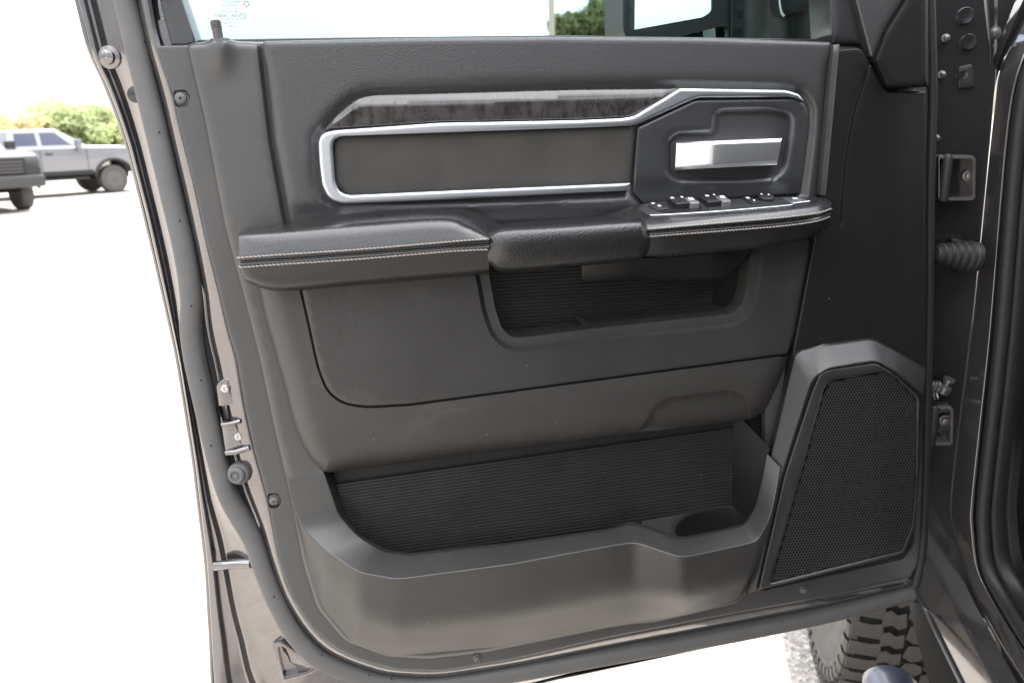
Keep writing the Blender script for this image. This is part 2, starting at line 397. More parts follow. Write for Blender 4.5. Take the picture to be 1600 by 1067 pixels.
outer = [(hx(y)-1, y) for y in (-45, 20, 80, 137, 217, 300, 400, 500, 560, 640, 717, 800, 883, 960, 1002, 1067, 1110)]+[(352, 1150), (380, 1180), (460, 1178), (600, 1140), (850, 1068), (1000, 1036), (1200, 993), (1300, 969), (1430, 936)]
ou_ = resamp(outer, NS)
# keep stations of the outer hem level with those of the seal along the left side
for i in range(NS):
    if sc_[i, 1] < 1000 and sc_[i, 0] < 480: ou_[i] = (hx(sc_[i, 1]), sc_[i, 1])
kk = max(i for i in range(NS) if sc_[i, 1] < 1000 and sc_[i, 0] < 480)
ou_[kk+1:] = resamp([(332, 1010), (336, 1090), (360, 1170), (420, 1180), (600, 1140), (850, 1067), (1000, 1035), (1200, 992), (1430, 936)], NS-kk)[1:]
def mixr(a, b, t, w): return [(*(p*(1-t)+q*t), w) for p, q in zip(a, b)]
shell = [mixr(ou_, sc_, 0, -.125), mixr(ou_, sc_, .0, -.095), mixr(ou_, sc_, .11, -.092), mixr(ou_, sc_, .16, -.104), mixr(ou_, sc_, .30, -.104), mixr(ou_, sc_, .36, -.088),
         mixr(ou_, sc_, .46, -.084), mixr(ou_, sc_, .92, -.05), mixr(sc_, cl_, .0, -.048), mixr(sc_, cl_, .45, -.046), mixr(sc_, cl_, .55, -.026), mixr(sc_, cl_, .9, -.016), mixr(sc_, cl_, 1.25, -.02)]
loft('painted_shell', shell, M['paint'], door, k=2, rnd=[0, .003, .004, .003, .006, .005, .008, .01, .004, .006, .006, .006, 0], cap=False, ang=60)
# inner skin closing the door behind the trim
relief('inner_panel', fil([(240, 76), (1446, 76), (1446, 900), (1200, 945), (700, 1042), (560, 1025), (470, 960), (420, 800)], 20), -.036, None, M['paintd'], door, back=.07, grid=40)
# weather seal bulb round the rear and lower edge
sp = cr([D(x, y, -.036) for x, y in seal_c], 5)
bulb = [(-1, -.5), (-1.02, .1), (-.94, .38), (-.7, .56), (-.3, .64), (.1, .62), (.45, .5), (.68, .25), (.76, -.5)]
sweep('weather_seal', sp, .0155, M['seal'], door, prof=[(-a, b) for a, b in bulb], up=NY, label='dusty grey rubber bulb seal following the rear and lower door edge')
pin = door.children[-1] if False else None
seal_ob = [o for o in COL.objects if o.name == 'weather_seal'][0]
for (x, y) in [(226, 66), (249, 207), (281, 345), (299, 478), (314, 594), (330, 696), (428, 932), (503, 1023), (577, 1054), (612, 1060)]:
    lathe('vent_hole', [(.0012, 0), (.0011, .0012)], M['gap'], seal_ob, D(x, y, -.0262), NY, 10)
# outer hem lip
sweep('hem_flange', cr([D(x, y, -.118) for x, y in outer[:17]], 4), .004, M['paint'], door, seg=8)
PHOLE = fil([(738, 385), (1196, 372), (1186, 500), (1160, 512), (800, 552), (760, 540)], 10)
MHOLE = fil([(503, 728), (1196, 632), (1196, 750), (1178, 838), (1064, 858), (990, 836), (640, 884), (600, 876), (535, 828)], 6)
# carrier flange under the trim
car_r = [(1422, 903), (1448, 860), (1450, 140), (1400, 72), (300, 70)]
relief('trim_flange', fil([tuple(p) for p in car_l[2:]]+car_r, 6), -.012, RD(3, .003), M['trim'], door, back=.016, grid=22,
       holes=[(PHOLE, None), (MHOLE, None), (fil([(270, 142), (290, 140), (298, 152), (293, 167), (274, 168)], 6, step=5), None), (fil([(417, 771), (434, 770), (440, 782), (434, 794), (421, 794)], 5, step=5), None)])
flo = bpy.data.objects['trim_flange']
for (x, y, s) in [(283, 154, 1.), (428, 781, .9), (746, 1028, .7), (1256, 921, .7)]:
    sc0 = lathe('trim_screw', [(.010*s, -.006), (.010*s, 0), (.007*s, .001), (.0066*s, .004), (.004*s, .0055), (.0015*s, .0055), (.0013*s, .002), (0, .002)], M['seal'], door, D(x, y, -.016 if s > .8 else -.011), NY, 22)
# main moulded trim panel
TRIM = [(290, 68), (320, 66), (331, 60, 4), (356, 60, 4), (369, 65), (404, 66), (860, 66), (1300, 71), (1345, 70, 12), (1364, 100), (1388, 142), (1446, 140), (1446, 600), (1437, 700), (1426, 848), (1408, 869), (1186, 923), (1166, 931), (1154, 942), (1024, 972), (985, 975), (950, 981), (756, 1020), (669, 1030), (603, 1026), (538, 1002), (494, 950), (472, 880), (452, 774), (428, 674), (404, 560), (382, 472), (350, 354), (319, 191)]
GRV = fil([(405, 62), (414, 140), (424, 223), (445, 340), (452, 374)], 10, closed=False)
def trim_x(x, y):
    g = -.007*np.exp(-(dist(GRV, np.stack([x, y], 1), False)/3.2)**2)
    b = .010*np.exp(-(((x-344)/20)**2))*sm(-y, -135, -66)      # bulge below the lock knob
    return b+g
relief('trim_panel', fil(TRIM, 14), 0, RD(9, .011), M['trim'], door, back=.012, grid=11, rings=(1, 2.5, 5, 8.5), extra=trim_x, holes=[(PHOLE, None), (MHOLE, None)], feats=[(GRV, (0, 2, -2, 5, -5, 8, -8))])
tp = bpy.data.objects['trim_panel']

# ---- upper soft pad and its insert
INS = fil([(497, 215), (507, 203), (527, 178), (553, 156), (578, 147), (900, 138), (1061, 136), (1228, 140), (1252, 149), (1266, 170), (1265, 205), (1251, 307), (1003, 322), (985, 299), (534, 320), (512, 312), (501, 287)], 6)
def PADP(d, x, y):
    t = sm(y, 80, 110); r = 6+11*t; dp = .005+.011*t
    return -dp*(1-np.sqrt(np.clip(1-(1-np.clip(d/r, 0, 1))**2, 0, 1)))
def pad_x(x, y):
    P = np.stack([x, y], 1); d = dist(INS, P); i = inside(INS, P)
    return np.where(i, -.009, -.008*np.exp(-(d/9)**2))+.003*np.cos((y-100)/70.)*0 - .006*sm(y, 318, 334)
relief('upper_pad', fil([(410, 65, 6), (640, 60), (870, 58), (1100, 60), (1299, 66, 5), (1279, 306, 4), (1277, 348), (453, 364), (443, 300), (428, 223)], 10), .016, PADP, M['soft'], door, back=.012, grid=10,
       rings=(1, 3, 6, 11, 16), extra=pad_x, feats=[(INS, (3, -3, 7, -7, 13, -13, 1, -1))])
relief('pad_edge_strip', fil([(1301, 70, 2), (1313, 69, 3), (1291, 306, 2), (1280, 306, 2)], 2), .024, RD(4, .006), M['trim'], door, back=.03, grid=12, rings=(1, 2.5))
relief('wood_trim', fil([(508, 202, 2), (528, 177), (553, 156), (578, 148), (900, 139.5), (1060, 138, 1), (1039, 157, 3), (985, 183, 4), (900, 187), (690, 191)], 12), .0185, RD(2.5, .002), M['wood'], door, back=.012, grid=9, rings=(1, 2),
       feats=[(fil([(514, 198.4), (528, 190), (560, 166), (900, 155), (1050, 151.2)], 0, closed=False), (0,))],
       extra=lambda x, y: -.007*np.clip((np.interp(x, [508, 528, 560, 900, 1060], [202, 190, 166, 155, 151])-y)/16, 0, 1)-.003*np.clip((y-np.interp(x, [508, 528, 560, 900, 1060], [202, 190, 166, 155, 151]))/34, 0, 1))
relief('suede_insert', fil([(521, 221, 9), (531, 212), (900, 200), (994, 196, 3), (986, 288, 3), (543, 307, 14), (524, 288)], 8), .0135, RD(9, .005), M['fabric'], door, back=.008, grid=12)
CHR = fil([(985, 286, 1), (700, 298), (545, 305, 12), (531, 300, 8), (524, 285, 6), (519.5, 230, 6), (522, 219, 6), (532, 213.5, 6), (900, 200.5), (988, 197, 8), (1002, 192, 6), (1080, 157, 8), (1092, 153, 8), (1236, 152, 6), (1256, 159, 1), (1250, 148, 6), (1229, 141, 8), (1062, 138, 2), (1040, 152, 4), (990, 182, 8), (970, 185, 6), (900, 188), (687, 192), (520, 204, 12), (503, 209, 8), (497, 222, 8), (499, 255), (503, 288), (513, 311, 10), (532, 319, 10), (700, 312), (985, 298, 1)], 4, step=8)
relief('chrome_surround', CHR, .0225, RD(4.5, .0032), M['chrome'], door, back=.014, grid=6, rings=(.8, 2, 4, 6))
# door handle bezel with its finger recess
HREC = fil([(1051, 224), (1060, 216), (1112, 216, 5), (1122, 206, 6), (1125, 180), (1200, 178), (1228, 184), (1227, 202), (1218, 258, 10), (1206, 272, 8), (1150, 275), (1060, 275, 6), (1051, 268)], 6, step=6)
def bz(x, y): return -.006*sm(y, 276, 300)*1.0+.0*x
relief('handle_bezel', fil([(996, 199, 2), (1086, 156), (1240, 154), (1257, 161), (1263, 174), (1262, 205), (1250, 304, 3), (1005, 320, 3), (988, 301, 3)], 8), .018, RD(4, .004), M['bezel'], door, back=.01, grid=8,
       holes=[(HREC, lambda d, x, y: -.016*(1-np.clip(d/16, 0, 1))**2)], rings=(1, 2.5, 5, 9, 14), extra=bz)
bz_o = bpy.data.objects['handle_bezel']
loft('recess_liner', [[(x, y, .008) for x, y in HREC[::1]]+[(*HREC[0], .008)], [(x*.97+1140*.03, y*.92+226*.08, -.037) for x, y in HREC]+[(HREC[0][0]*.97+1140*.03, HREC[0][1]*.92+226*.08, -.037)]], M['bezel'], bz_o, k=1, straight=True, cap=False)
relief('recess_floor', fil([(1040, 200), (1120, 170), (1235, 170), (1235, 290), (1040, 290)], 6), -.036, None, M['black'], bz_o, back=.002, grid=20)  # floor blackened so its colour carries the shade of the recess
relief('lock_plate', fil([(1129, 194), (1194, 193), (1195, 218), (1130, 221)], 4), -.030, RD(3, .002), M['kick'], bz_o, back=.004, grid=12, rings=(1, 2))
loft('door_handle', [[(1060, 224, -.004), (1114, 222, .004), (1117, 222, .004), (1216, 219, .004)],
                     [(1056, 222, .012), (1114, 220, .031), (1117, 220, .0315), (1222, 216, .0335)],
                     [(1057, 225.5, .018), (1114, 225, .0355), (1117, 225, .036), (1219, 221.5, .0375)],
                     [(1055, 262, .0165), (1113, 256, .0342), (1116, 256, .0345), (1215, 249, .0358)],
                     [(1055, 267, .012), (1113, 263, .031), (1116, 263, .0315), (1214, 258, .032)],
                     [(1060, 264, -.004), (1113, 260, .004), (1116, 260, .004), (1210, 256, .004)]], M['bright'], door, k=6, rnd=[0, .0016, .0016, .0016, .0016, 0], straight=True)

# ---- lower and middle panels
MID = fil([(470, 452, 2), (482, 505), (497, 575, 20), (512, 612, 16), (536, 630, 14), (572, 636, 20), (640, 632), (1231, 553, 4), (1242, 520), (1262, 410), (1268, 372), (470, 372)], 8)
MIDF = fil([tuple(p) for p in MID], 0, step=5)
POC = fil([(752, 376), (766, 440), (773, 480, 8), (784, 514, 10), (800, 528, 10), (830, 526), (930, 513), (1141, 491, 10), (1159, 478, 8), (1166, 452), (1174, 396), (1178, 374)], 6, step=9)
def fall(x, y): return -.022*sm(x, 1160, 1275)
REC = fil([(994, 676), (1010, 655), (1022, 632, 8), (1046, 620, 8), (1140, 608, 10), (1166, 618, 10), (1176, 650), (1174, 665)], 6, step=8)
def low_x(x, y):
    P = np.stack([x, y], 1); d = dist(MID, P); i = inside(MID, P)
    sd = np.where(i, d, -d); g = -.009*np.clip((sd+2.3)/.9, 0, 1)
    dr = dist(REC, P); g2 = np.where(inside(REC, P), -.009*sm(dr, 0, 7), 0)
    return g+g2+fall(x, y)*.9-.010*sm(y-(734-(x-508)*.118), -75, -10)
LOWP = fil([(402, 446, 4), (414, 500), (440, 590), (458, 660), (474, 700), (490, 724), (508, 739, 6), (700, 714), (1000, 676), (1172, 656, 8), (1200, 640), (1240, 545), (1272, 380), (1272, 370), (402, 400)], 12)
relief('lower_panel', LOWP, .032, RD(34, .026), M['lower'], door, back=.03, grid=9, rings=(1, 3, 6, 11, 18, 26),
       holes=[(offs(POC, -0), None)], extra=low_x, feats=[(MIDF, (1.35, -1.35, 2.4, -2.4, 4, -4)), (REC, (1, -1, 7, -7))])
relief('door_card', offs(MID, 0)if False else MID, .0325, RD(3.5, .006), M['panel'], door, back=.012, grid=9, rings=(.8, 2, 3.5),
       holes=[(POC, lambda d, x, y: -.030*(1-np.clip(d/21, 0, 1)))], extra=lambda x, y: fall(x, y),
       feats=[(POC, (21, -21, 10, -10, 23, -23))], ang=25)
def ribs(name, q, n, w, dep, m, parent, kx=10):
    """ribbed mat over a quad of pixel corners tl, tr, br, bl"""
    vs = []; fs = []; q = [np.array(p, float) for p in q]; pr = [(0, 0), (.18, 1), (.62, 1), (.8, 0)]; rows = []
    for j in range(n):
        for (s, h) in pr: rows.append(((j+s)/n, h))
    for v, h in rows:
        for i in range(kx+1):
            u = i/kx; p = (q[0]*(1-u)+q[1]*u)*(1-v)+(q[3]*(1-u)+q[2]*u)*v; vs.append(D(p[0], p[1], w+h*dep))
    for r in range(len(rows)-1):
        for i in range(kx): fs.append((r*(kx+1)+i, r*(kx+1)+i+1, (r+1)*(kx+1)+i+1, (r+1)*(kx+1)+i))
    return mesh(name, vs, fs, m, parent, 25)
ribs('pocket_liner', [(735, 400), (1124, 378), (1108, 512), (745, 532)], 25, -.028, .0016, M['rib'], door)
pl = bpy.data.objects['pocket_liner']
loft('pocket_end_wall', [[(1124, 378, -.027), (1108, 515, -.027)], [(1190, 370, .004), (1176, 500, .002)]], M['gap'], pl, k=2, straight=True, cap=False)  # end wall near black: the pocket's shade is put into its colour
loft('pocket_floor', [[(752, 522, -.027), (905, 502, -.027), (1120, 474, -.027)], [(770, 546, .001), (940, 522, .001), (1165, 496, .001)]], M['rib'], pl, k=2, straight=True, cap=False)
loft('pocket_divider', [[(894, 496, -.027), (903, 494.5, -.027)], [(894, 493, -.026), (903, 491.5, -.026)], [(917, 514, .0), (931, 512, .0)], [(919, 526, .0), (932, 524, .0)]], M['rib'], pl, k=1, straight=True)

# ---- armrests
A1 = dict(back=[(374, 363, .016), (440, 350, .016), (560, 333, .016), (690, 327, .016), (742, 331, .018), (786, 353, .02)],
          ridge=[(373, 364, .071), (440, 361, .077), (560, 352, .079), (690, 343, .080), (727, 354, .082), (764, 369, .084)],
          s1=[(372, 403, .082), (440, 398, .086), (560, 390, .088), (690, 379, .089), (727, 376, .09), (764, 373.5, .09)],
          seam=[(373, 410, .0815), (440, 406, .085), (560, 397.5, .087), (690, 387.5, .088), (727, 385, .088), (764, 382.5, .088)],
          s2=[(375, 418, .081), (440, 413, .085), (560, 405, .087), (690, 394, .088), (727, 391.5, .088), (764, 390, .088)],
          bf=[(385, 444, .07), (438, 459, .066), (560, 450, .066), (690, 439, .066), (727, 436, .066), (764, 432, .066)],
          bb=[(393, 440, .012), (440, 446, .012), (560, 437, .012), (690, 426, .012), (727, 423, .012), (764, 420, .012)])
A2 = dict(back=[(924, 343, .018), (1008, 318, .018), (1125, 312, .018), (1222, 309, .018), (1276, 308, .018), (1297, 313, .018)],
          ridge=[(926, 353, .054), (1020, 347, .075), (1125, 337, .078), (1222, 327, .077), (1275, 320, .069), (1299, 317, .040)],
          s1=[(928, 366, .055), (1018, 357.5, .083), (1125, 348.5, .086), (1222, 340, .086), (1275, 333.5, .078), (1300, 326, .048)],
          seam=[(928, 372, .055), (1019, 363.5, .0825), (1125, 355, .0855), (1222, 347, .0855), (1275, 340, .0775), (1300, 332, .0475)],
          s2=[(929, 378, .055), (1021, 369.5, .082), (1125, 361.5, .085), (1222, 353.5, .085), (1275, 346, .077), (1299, 338, .047)],
          bf=[(930, 400, .05), (1016, 407, .068), (1125, 398, .068), (1222, 386, .066), (1268, 373, .058), (1292, 361, .034)],
          bb=[(930, 396, .012), (1016, 396, .012), (1125, 388, .012), (1222, 376, .012), (1265, 364, .012), (1284, 354, .012)])
def gro(r, g):                                        # rails either side of the sunken seam
    a = [(x, y-3.2, w+.0012) for x, y, w in r]; b = [(x, y+3.2, w+.0012) for x, y, w in r]; c = [(x, y, w-g) for x, y, w in r]; return [a, c, b]
def armrest(A, label):
    if A['back'][0][0] < 400:                          # rounded-off rear end
        A = {k: [(r[0][0]+2, r[0][1]*.78+404*.22, max(.008, r[0][2]-.026))]+[(r[0][0]-1, r[0][1]*.93+404*.07, r[0][2]-.006)]+[(r[0][0]+9, r[0][1]+(r[1][1]-r[0][1])*.13, r[0][2]+.001)]+r[1:] for k, r in A.items()}
    rails = [A['back'], A['ridge'], A['s1']]+gro(A['seam'], .002)+[A['s2'], A['bf'], A['bb']]
    o = loft('armrest', rails, M['arm'], door, k=8, rnd=[0, .012, .016, .0015, .0015, .0015, .01, .02, 0], label=label, ang=60)
    for nm in ('s1', 's2'):
        P = cr([D(x, y, w+.0018) for x, y, w in A[nm]], 40); vs = []; fs = []
        L = [0]
        for a, b in zip(P, P[1:]): L.append(L[-1]+(b-a).length)
        s = .001
        while s < L[-1]-.005:
            i = min(np.searchsorted(L, s), len(P)-2); j = min(np.searchsorted(L, s+.0036), len(P)-1)
            a = P[max(i-1, 0)].lerp(P[i], (s-L[max(i-1, 0)])/max(L[i]-L[max(i-1, 0)], 1e-6)) if i else P[0]
            b = P[j-1].lerp(P[j], (s+.0036-L[j-1])/max(L[j]-L[j-1], 1e-6)) if j else P[-1]
            a = a+Vector((0, 0, .0005)); b = b-Vector((0, 0, .0003)); mid = (a+b)/2+Vector((0, -.0007, 0))
            v, f = tube([a+Vector((0, .0008, 0)), a.lerp(mid, .5)+Vector((0, -.0004, 0)), mid, b.lerp(mid, .5)+Vector((0, -.0004, 0)), b+Vector((0, .0008, 0))], .00068, 5)
            o_ = len(vs); vs += v; fs += [tuple(q+o_ for q in g) for g in f]; s += .0048
        mesh('stitching', vs, fs, M['thread'], o, 60, kind='stuff')
    return o
armrest(A1, 'long rear armrest pad with double pale stitching')
arm2 = armrest(A2, 'front armrest pad carrying the window switches')
loft('pull_handle', [[(776, 352, .02), (800, 348, .02), (880, 343, .02), (985, 336, .02), (1004, 338, .02), (1011, 346, .03)],
                     [(762, 365, .082), (790, 359, .092), (880, 354, .095), (985, 347, .095), (1005, 349, .092), (1014, 357, .08)],
                     [(760, 394, .086), (790, 392, .098), (880, 386, .1), (985, 377, .1), (1008, 376, .097), (1017, 376, .083)],
                     [(766, 417, .078), (790, 427, .084), (880, 420, .086), (985, 409, .086), (1002, 406, .084), (1013, 396, .078)],
                     [(776, 418, .04), (790, 422, .04), (880, 416, .04), (985, 405, .04), (1000, 402, .04), (1009, 394, .04)]], M['grip'], door, k=8, rnd=[0, .010, .03, .018, 0], ang=60)
loft('grip_scoop', [[(908, 417, .03), (912, 415, .05), (960, 411, .062), (1006, 404, .066), (1060, 402, .06), (1125, 396, .055), (1174, 390, .03)],
                    [(907, 432, .03), (911, 430, .046), (960, 428, .056), (1002, 422, .058), (1050, 424, .046), (1125, 418, .043), (1164, 408, .026)],
                    [(911, 443, .028), (915, 444, .036), (960, 441, .042), (997, 436, .042), (1042, 442, .032), (1125, 437, .03), (1148, 424, .022)],
                    [(912, 441, .008), (916, 441, .008), (960, 438, .008), (997, 433, .008), (1042, 439, .008), (1125, 434, .008), (1147, 422, .008)]], M['kick'], door, k=6, rnd=[0, .012, .012, 0], ang=60)
# ---- window switches on the sloping top of the front armrest
def sw_w(x, y):
    xs = [924, 1008, 1125, 1222, 1276, 1297]; yb = np.interp(x, xs, [343, 318, 312, 309, 308, 313]); yr = np.interp(x, [926, 1020, 1125, 1222, 1275, 1299], [353, 347, 337, 327, 320, 317])
    return .018+(.0765-.018)*(y-yb)/(yr-yb)
_a = D(1125, 312, .018); _b = D(1125, 337, .0765); _c = D(1040, 342, sw_w(1040, 342))
SN = (_b-_a).cross(D(1180, 332, sw_w(1180, 332))-_b).normalized()
if SN.z < 0: SN = -SN
def SWM(x, y, h): return D(x, y, sw_w(x, y))+SN*h
relief('switch_panel', fil([(996, 326, 3), (1004, 320, 3), (1030, 316), (1150, 310.5), (1215, 308.5, 2), (1244, 308, 3), (1266, 315.5, 2), (1238, 320, 2), (1230, 323, 2), (1130, 331.5), (1020, 338.5, 3), (1012, 336, 2)], 2, step=10), .0008, RD(1, .0005), M['bezel'], door, grid=12, rings=(.7,), mp=SWM, backv=-SN*.006)
swp = bpy.data.objects['switch_panel']
sweep('bright_edge', cr([SWM(x, y, .0012) for x, y in [(1016, 338), (1040, 337), (1130, 331.2), (1229, 322.6), (1238, 319.8), (1265, 316)]], 5), .0009, M['chrome'], swp, seg=6)
def btn(name, pts, h, mt, tilt=None, hm=.0006):
    return relief(name, fil(pts, 2, step=6), h, RD(1.4, .001), mt, swp, grid=5, rings=(.6, 1.3), mp=SWM, backv=-SN*(h+.002), extra=tilt)
btn('lock_switch', [(1011, 323), (1031, 319), (1047, 328.5), (1028, 331)], .003, M['black'])
btn('window_switch', [(1042, 315.5), (1066, 313.5), (1076, 326.5), (1056, 328.5)], .006, M['black'], lambda x, y: .003*sm(y, 314, 327))
btn('window_switch', [(1068, 315), (1083, 315), (1093, 326.5), (1078, 327.5)], .006, M['switch'], lambda x, y: .003*sm(y, 314, 327))
btn('window_switch', [(1092, 313.5), (1113, 312), (1126, 323.5), (1105, 325.5)], .006, M['black'], lambda x, y: .003*sm(y, 312, 324))
btn('window_switch', [(1116, 312.5), (1131, 311.8), (1142, 323.5), (1128, 325)], .006, M['switch'], lambda x, y: .003*sm(y, 312, 324))
btn('mirror_switch', [(1157, 310.5), (1172, 309.5), (1190, 318.5), (1174, 320.5)], .003, M['black'])
kc = SWM(1197, 313, .002)
lathe('mirror_knob', [(.011, -.002), (.011, .003), (.0098, .0042), (.006, .0046), (0, .004)], M['black'], swp, kc, SN, 22)
btn('memory_switch', [(1219, 311), (1243, 309.5), (1262, 315), (1236, 318.5)], .0025, M['chrome'])
def icon(poly, h):
    n = len(poly); return [SWM(x, y, h) for x, y in poly], [tuple(range(n))]
for (x, y, a, b, h) in [(1020, 321.6, 3, .9, .0036), (1030, 325.6, 3.4, .9, .0036), (1050, 318.6, 3.6, .9, .0085), (1065, 316.2, 2.6, .9, .0075), (1079, 320, 5, 1.6, .0085), (1104, 315.8, 4, .9, .009), (1115, 313.6, 2.2, .8, .0085), (1128, 317, 5, 1.6, .0085), (1168, 313.2, 3.4, 1, .0036), (1178, 317, 1.8, .7, .0036), (1189, 311, 1.8, .8, .0072), (1200, 312, 1.8, .8, .0072), (1242, 313.6, 5, .8, .003)]:
    v, f = icon([(x-a, y-b), (x+a*.4, y-b*1.2), (x+a, y+b), (x-a*.4, y+b*1.1)], h); mesh('icon_print', v, f, M['white'], swp, 0)

# ---- map pocket
IN = [(500, 722, -.006), (508, 742, .004), (518, 770, .008), (530, 806, .012), (560, 838, .018), (600, 863, .025), (642, 868, .028), (800, 850, .030), (950, 829, .030), (988, 818, .03), (1062, 843, .055), (1115, 833, .05), (1164, 821, .042), (1181, 790, .038), (1190, 752, .036), (1198, 708, .034)]
OUT = [(436, 705, -.008), (450, 750, 0), (457, 785, .004), (472, 824, .014), (508, 860, .04), (560, 894, .066), (620, 905, .074), (800, 881, .078), (950, 853, .077), (993, 847, .073), (1065, 871, .106), (1116, 861, .094), (1183, 846, .076), (1203, 810, .076), (1213, 768, .062), (1220, 731, .053)]
MIDR = [(437, 706, -.009), (451, 753, -.001), (459, 795, .003), (476, 850, .009), (510, 905, .034), (562, 955, .056), (620, 975, .062), (800, 955, .066), (950, 926, .066), (993, 918, .064), (1065, 930, .092), (1114, 918, .08), (1172, 898, .064), (1199, 842, .06), (1216, 771, .04), (1223, 733, .03)]
BOT = [(438, 707, -.01), (452, 756, -.002), (461, 805, .001), (480, 880, .002), (505, 950, .004), (552, 1005, .006), (618, 1024, .008), (800, 1008, .008), (950, 978, .008), (990, 971, .01), (1063, 962, .03), (1112, 951, .026), (1160, 932, .02), (1188, 872, .016), (1219, 774, .01), (1226, 735, .01)]
loft('map_pocket', [[(x-1 if i > 11 else x+2, y-4, w-.03) for i, (x, y, w) in enumerate(IN)], [(x, y, w-.003) for x, y, w in IN], IN, OUT, MIDR, BOT], M['lower'], door, k=4, rnd=[0, .001, .002, .0022, .03, 0], straight=False, cap=False, ang=50, cornr=.012)
mpk = bpy.data.objects['map_pocket']
ribs('ribbed_back', [(522, 757), (1146, 668), (1146, 797), (530, 884)], 26, -.022, .0016, M['rib'], mpk)
loft('pocket_side', [[(1145, 640, -.0215), (1143, 800, -.0215)], [(1203, 700, .032), (1178, 832, .03)]], M['kick'], mpk, k=3, straight=True, cap=False)  # darker tone paints in the shadow on this wall
loft('pocket_side', [[(507, 738, .003), (518, 770, .0055), (531, 808, .002)], [(522, 742, -.0215), (531, 775, -.0215), (548, 818, -.0215)]], M['gap'] if False else M['rib'], mpk, k=3, straight=True, cap=False)
relief('pocket_shadow_strip', fil([(498, 712), (1190, 616), (1190, 700), (500, 800)], 4), -.026, None, M['black'], mpk, back=.001, grid=40)  # black strip painting the shadow under the bolster
# cup holder shelf behind the pocket lip
def SH(x, y, h):
    yb = 814-(x-1002)*25/140; t = (y-yb)/44
    return D(x, y, -.0205+t*.05)+Vector((0, -.3, .95))*h
cup = np.array([(1110+56*cos(a), 826+27*sin(a)-6*cos(a)) for a in np.linspace(0, 2*pi, 40, endpoint=False)])
shl = fil([(1002, 814), (1142, 789, 3), (1178, 808), (1168, 858), (1062, 868), (1004, 830)], 2, step=8)
relief('cup_shelf', shl, 0, None, M['pod'], mpk, grid=10, holes=[(cup, lambda d, x, y: .0035*np.exp(-(d/3)**2))], rings=(1, 2.5, 5), mp=SH, backv=(0, .004, -.05))
cb = [SH(x, y, 0)+Vector((0, .004, -.045)) for x, y in cup]
mesh('cup_well', cb, [tuple(range(len(cb)))], M['rib'], mpk, 0)

# ---- hinge-side panel, speaker pod and grille
KICK = fil([(1300, 78), (1345, 74, 10), (1361, 102), (1386, 144), (1447, 142), (1447, 610), (1440, 700), (1428, 850), (1412, 873), (1300, 899), (1189, 926), (1215, 745), (1239, 546), (1271, 380), (1281, 306)], 6)
SEAM = fil([(1359, 100), (1346, 140), (1333, 179), (1322, 240), (1316, 306), (1312, 360)], 10, closed=False)
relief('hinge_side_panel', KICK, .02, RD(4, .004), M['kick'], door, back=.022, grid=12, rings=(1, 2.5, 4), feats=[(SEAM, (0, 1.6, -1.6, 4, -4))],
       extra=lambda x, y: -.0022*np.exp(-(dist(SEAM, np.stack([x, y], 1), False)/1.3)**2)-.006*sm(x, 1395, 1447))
loft('speaker_pod', [[(1166, 931, .004), (1191, 745, .004), (1238, 545, .012), (1290, 537, .021), (1361, 527, .021), (1400, 547, .02), (1446, 574, .016)],
                     [(1167, 929, .03), (1196, 745, .036), (1243, 550, .024), (1291, 541, .0225), (1361, 531, .022), (1400, 550, .02), (1446, 578, .017)],
                     [(1181, 921, .044), (1221, 745, .052), (1268, 596, .052), (1290, 577, .052), (1369, 564, .05), (1402, 583, .046), (1442, 616, .038)],
                     [(1184, 918, .038), (1224, 745, .046), (1271, 600, .046), (1293, 580, .046), (1369, 568, .044), (1400, 586, .04), (1440, 620, .032)]], M['pod'], door, k=3, rnd=[0, .003, .004, 0], cap=False, cornr=.012, ang=50)
pod = bpy.data.objects['speaker_pod']
def podw(x, y): return -.014*sm(x, 1360, 1450)-.006*sm(y, 700, 930)
FRM = fil([(1185, 921, 5), (1225, 745), (1268, 614), (1281, 583, 12), (1298, 577, 8), (1369, 567), (1402, 587), (1437, 620), (1434, 720), (1428, 824), (1412, 864, 8), (1400, 868)], 8)
GRL = fil([(1203, 911, 3), (1251, 742), (1288, 606, 12), (1300, 594, 8), (1382, 580), (1402, 592), (1433, 624), (1431, 760), (1425, 822), (1410, 860)], 5)
relief('grille_frame', FRM, .0505, RD(3, .003), M['panel'], pod, back=.012, grid=14, holes=[(GRL, lambda d, x, y: -.003*(1-np.clip(d/4, 0, 1)))], rings=(1, 2, 3.5), extra=podw)
# perforated sheet: hexagonal web with open holes
GR2 = offs(GRL, 0); vs = []; fs = []; pit = 5.0
yy = 572; row = 0
cent = []
while yy < 920:
    xx = 1195+(pit/2 if row % 2 else 0)
    while xx < 1440: cent.append((xx, yy+(1300-xx)*.085)); xx += pit
    yy += pit*.866; row += 1
cent = np.array(cent); cent = cent[inside(GRL, cent)]; dg = dist(GRL, cent); cent = cent[dg > 1.5]
pw = podw(cent[:, 0], cent[:, 1])
for (cx, cy), dz in zip(cent, pw):
    o = len(vs); w0 = .0475+dz
    for r, dd in ((pit*.578, 0), (pit*.37, 0), (pit*.35, -.0016)):
        for k in range(6):
            a = pi/6+k*pi/3; vs.append(D(cx+r*cos(a), cy+r*sin(a), w0+dd))
    for k in range(6):
        j = (k+1) % 6; fs += [(o+k, o+j, o+6+j, o+6+k), (o+6+k, o+6+j, o+12+j, o+12+k)]
mesh('speaker_grille', vs, fs, M['mesh'], pod, 30, kind='stuff')
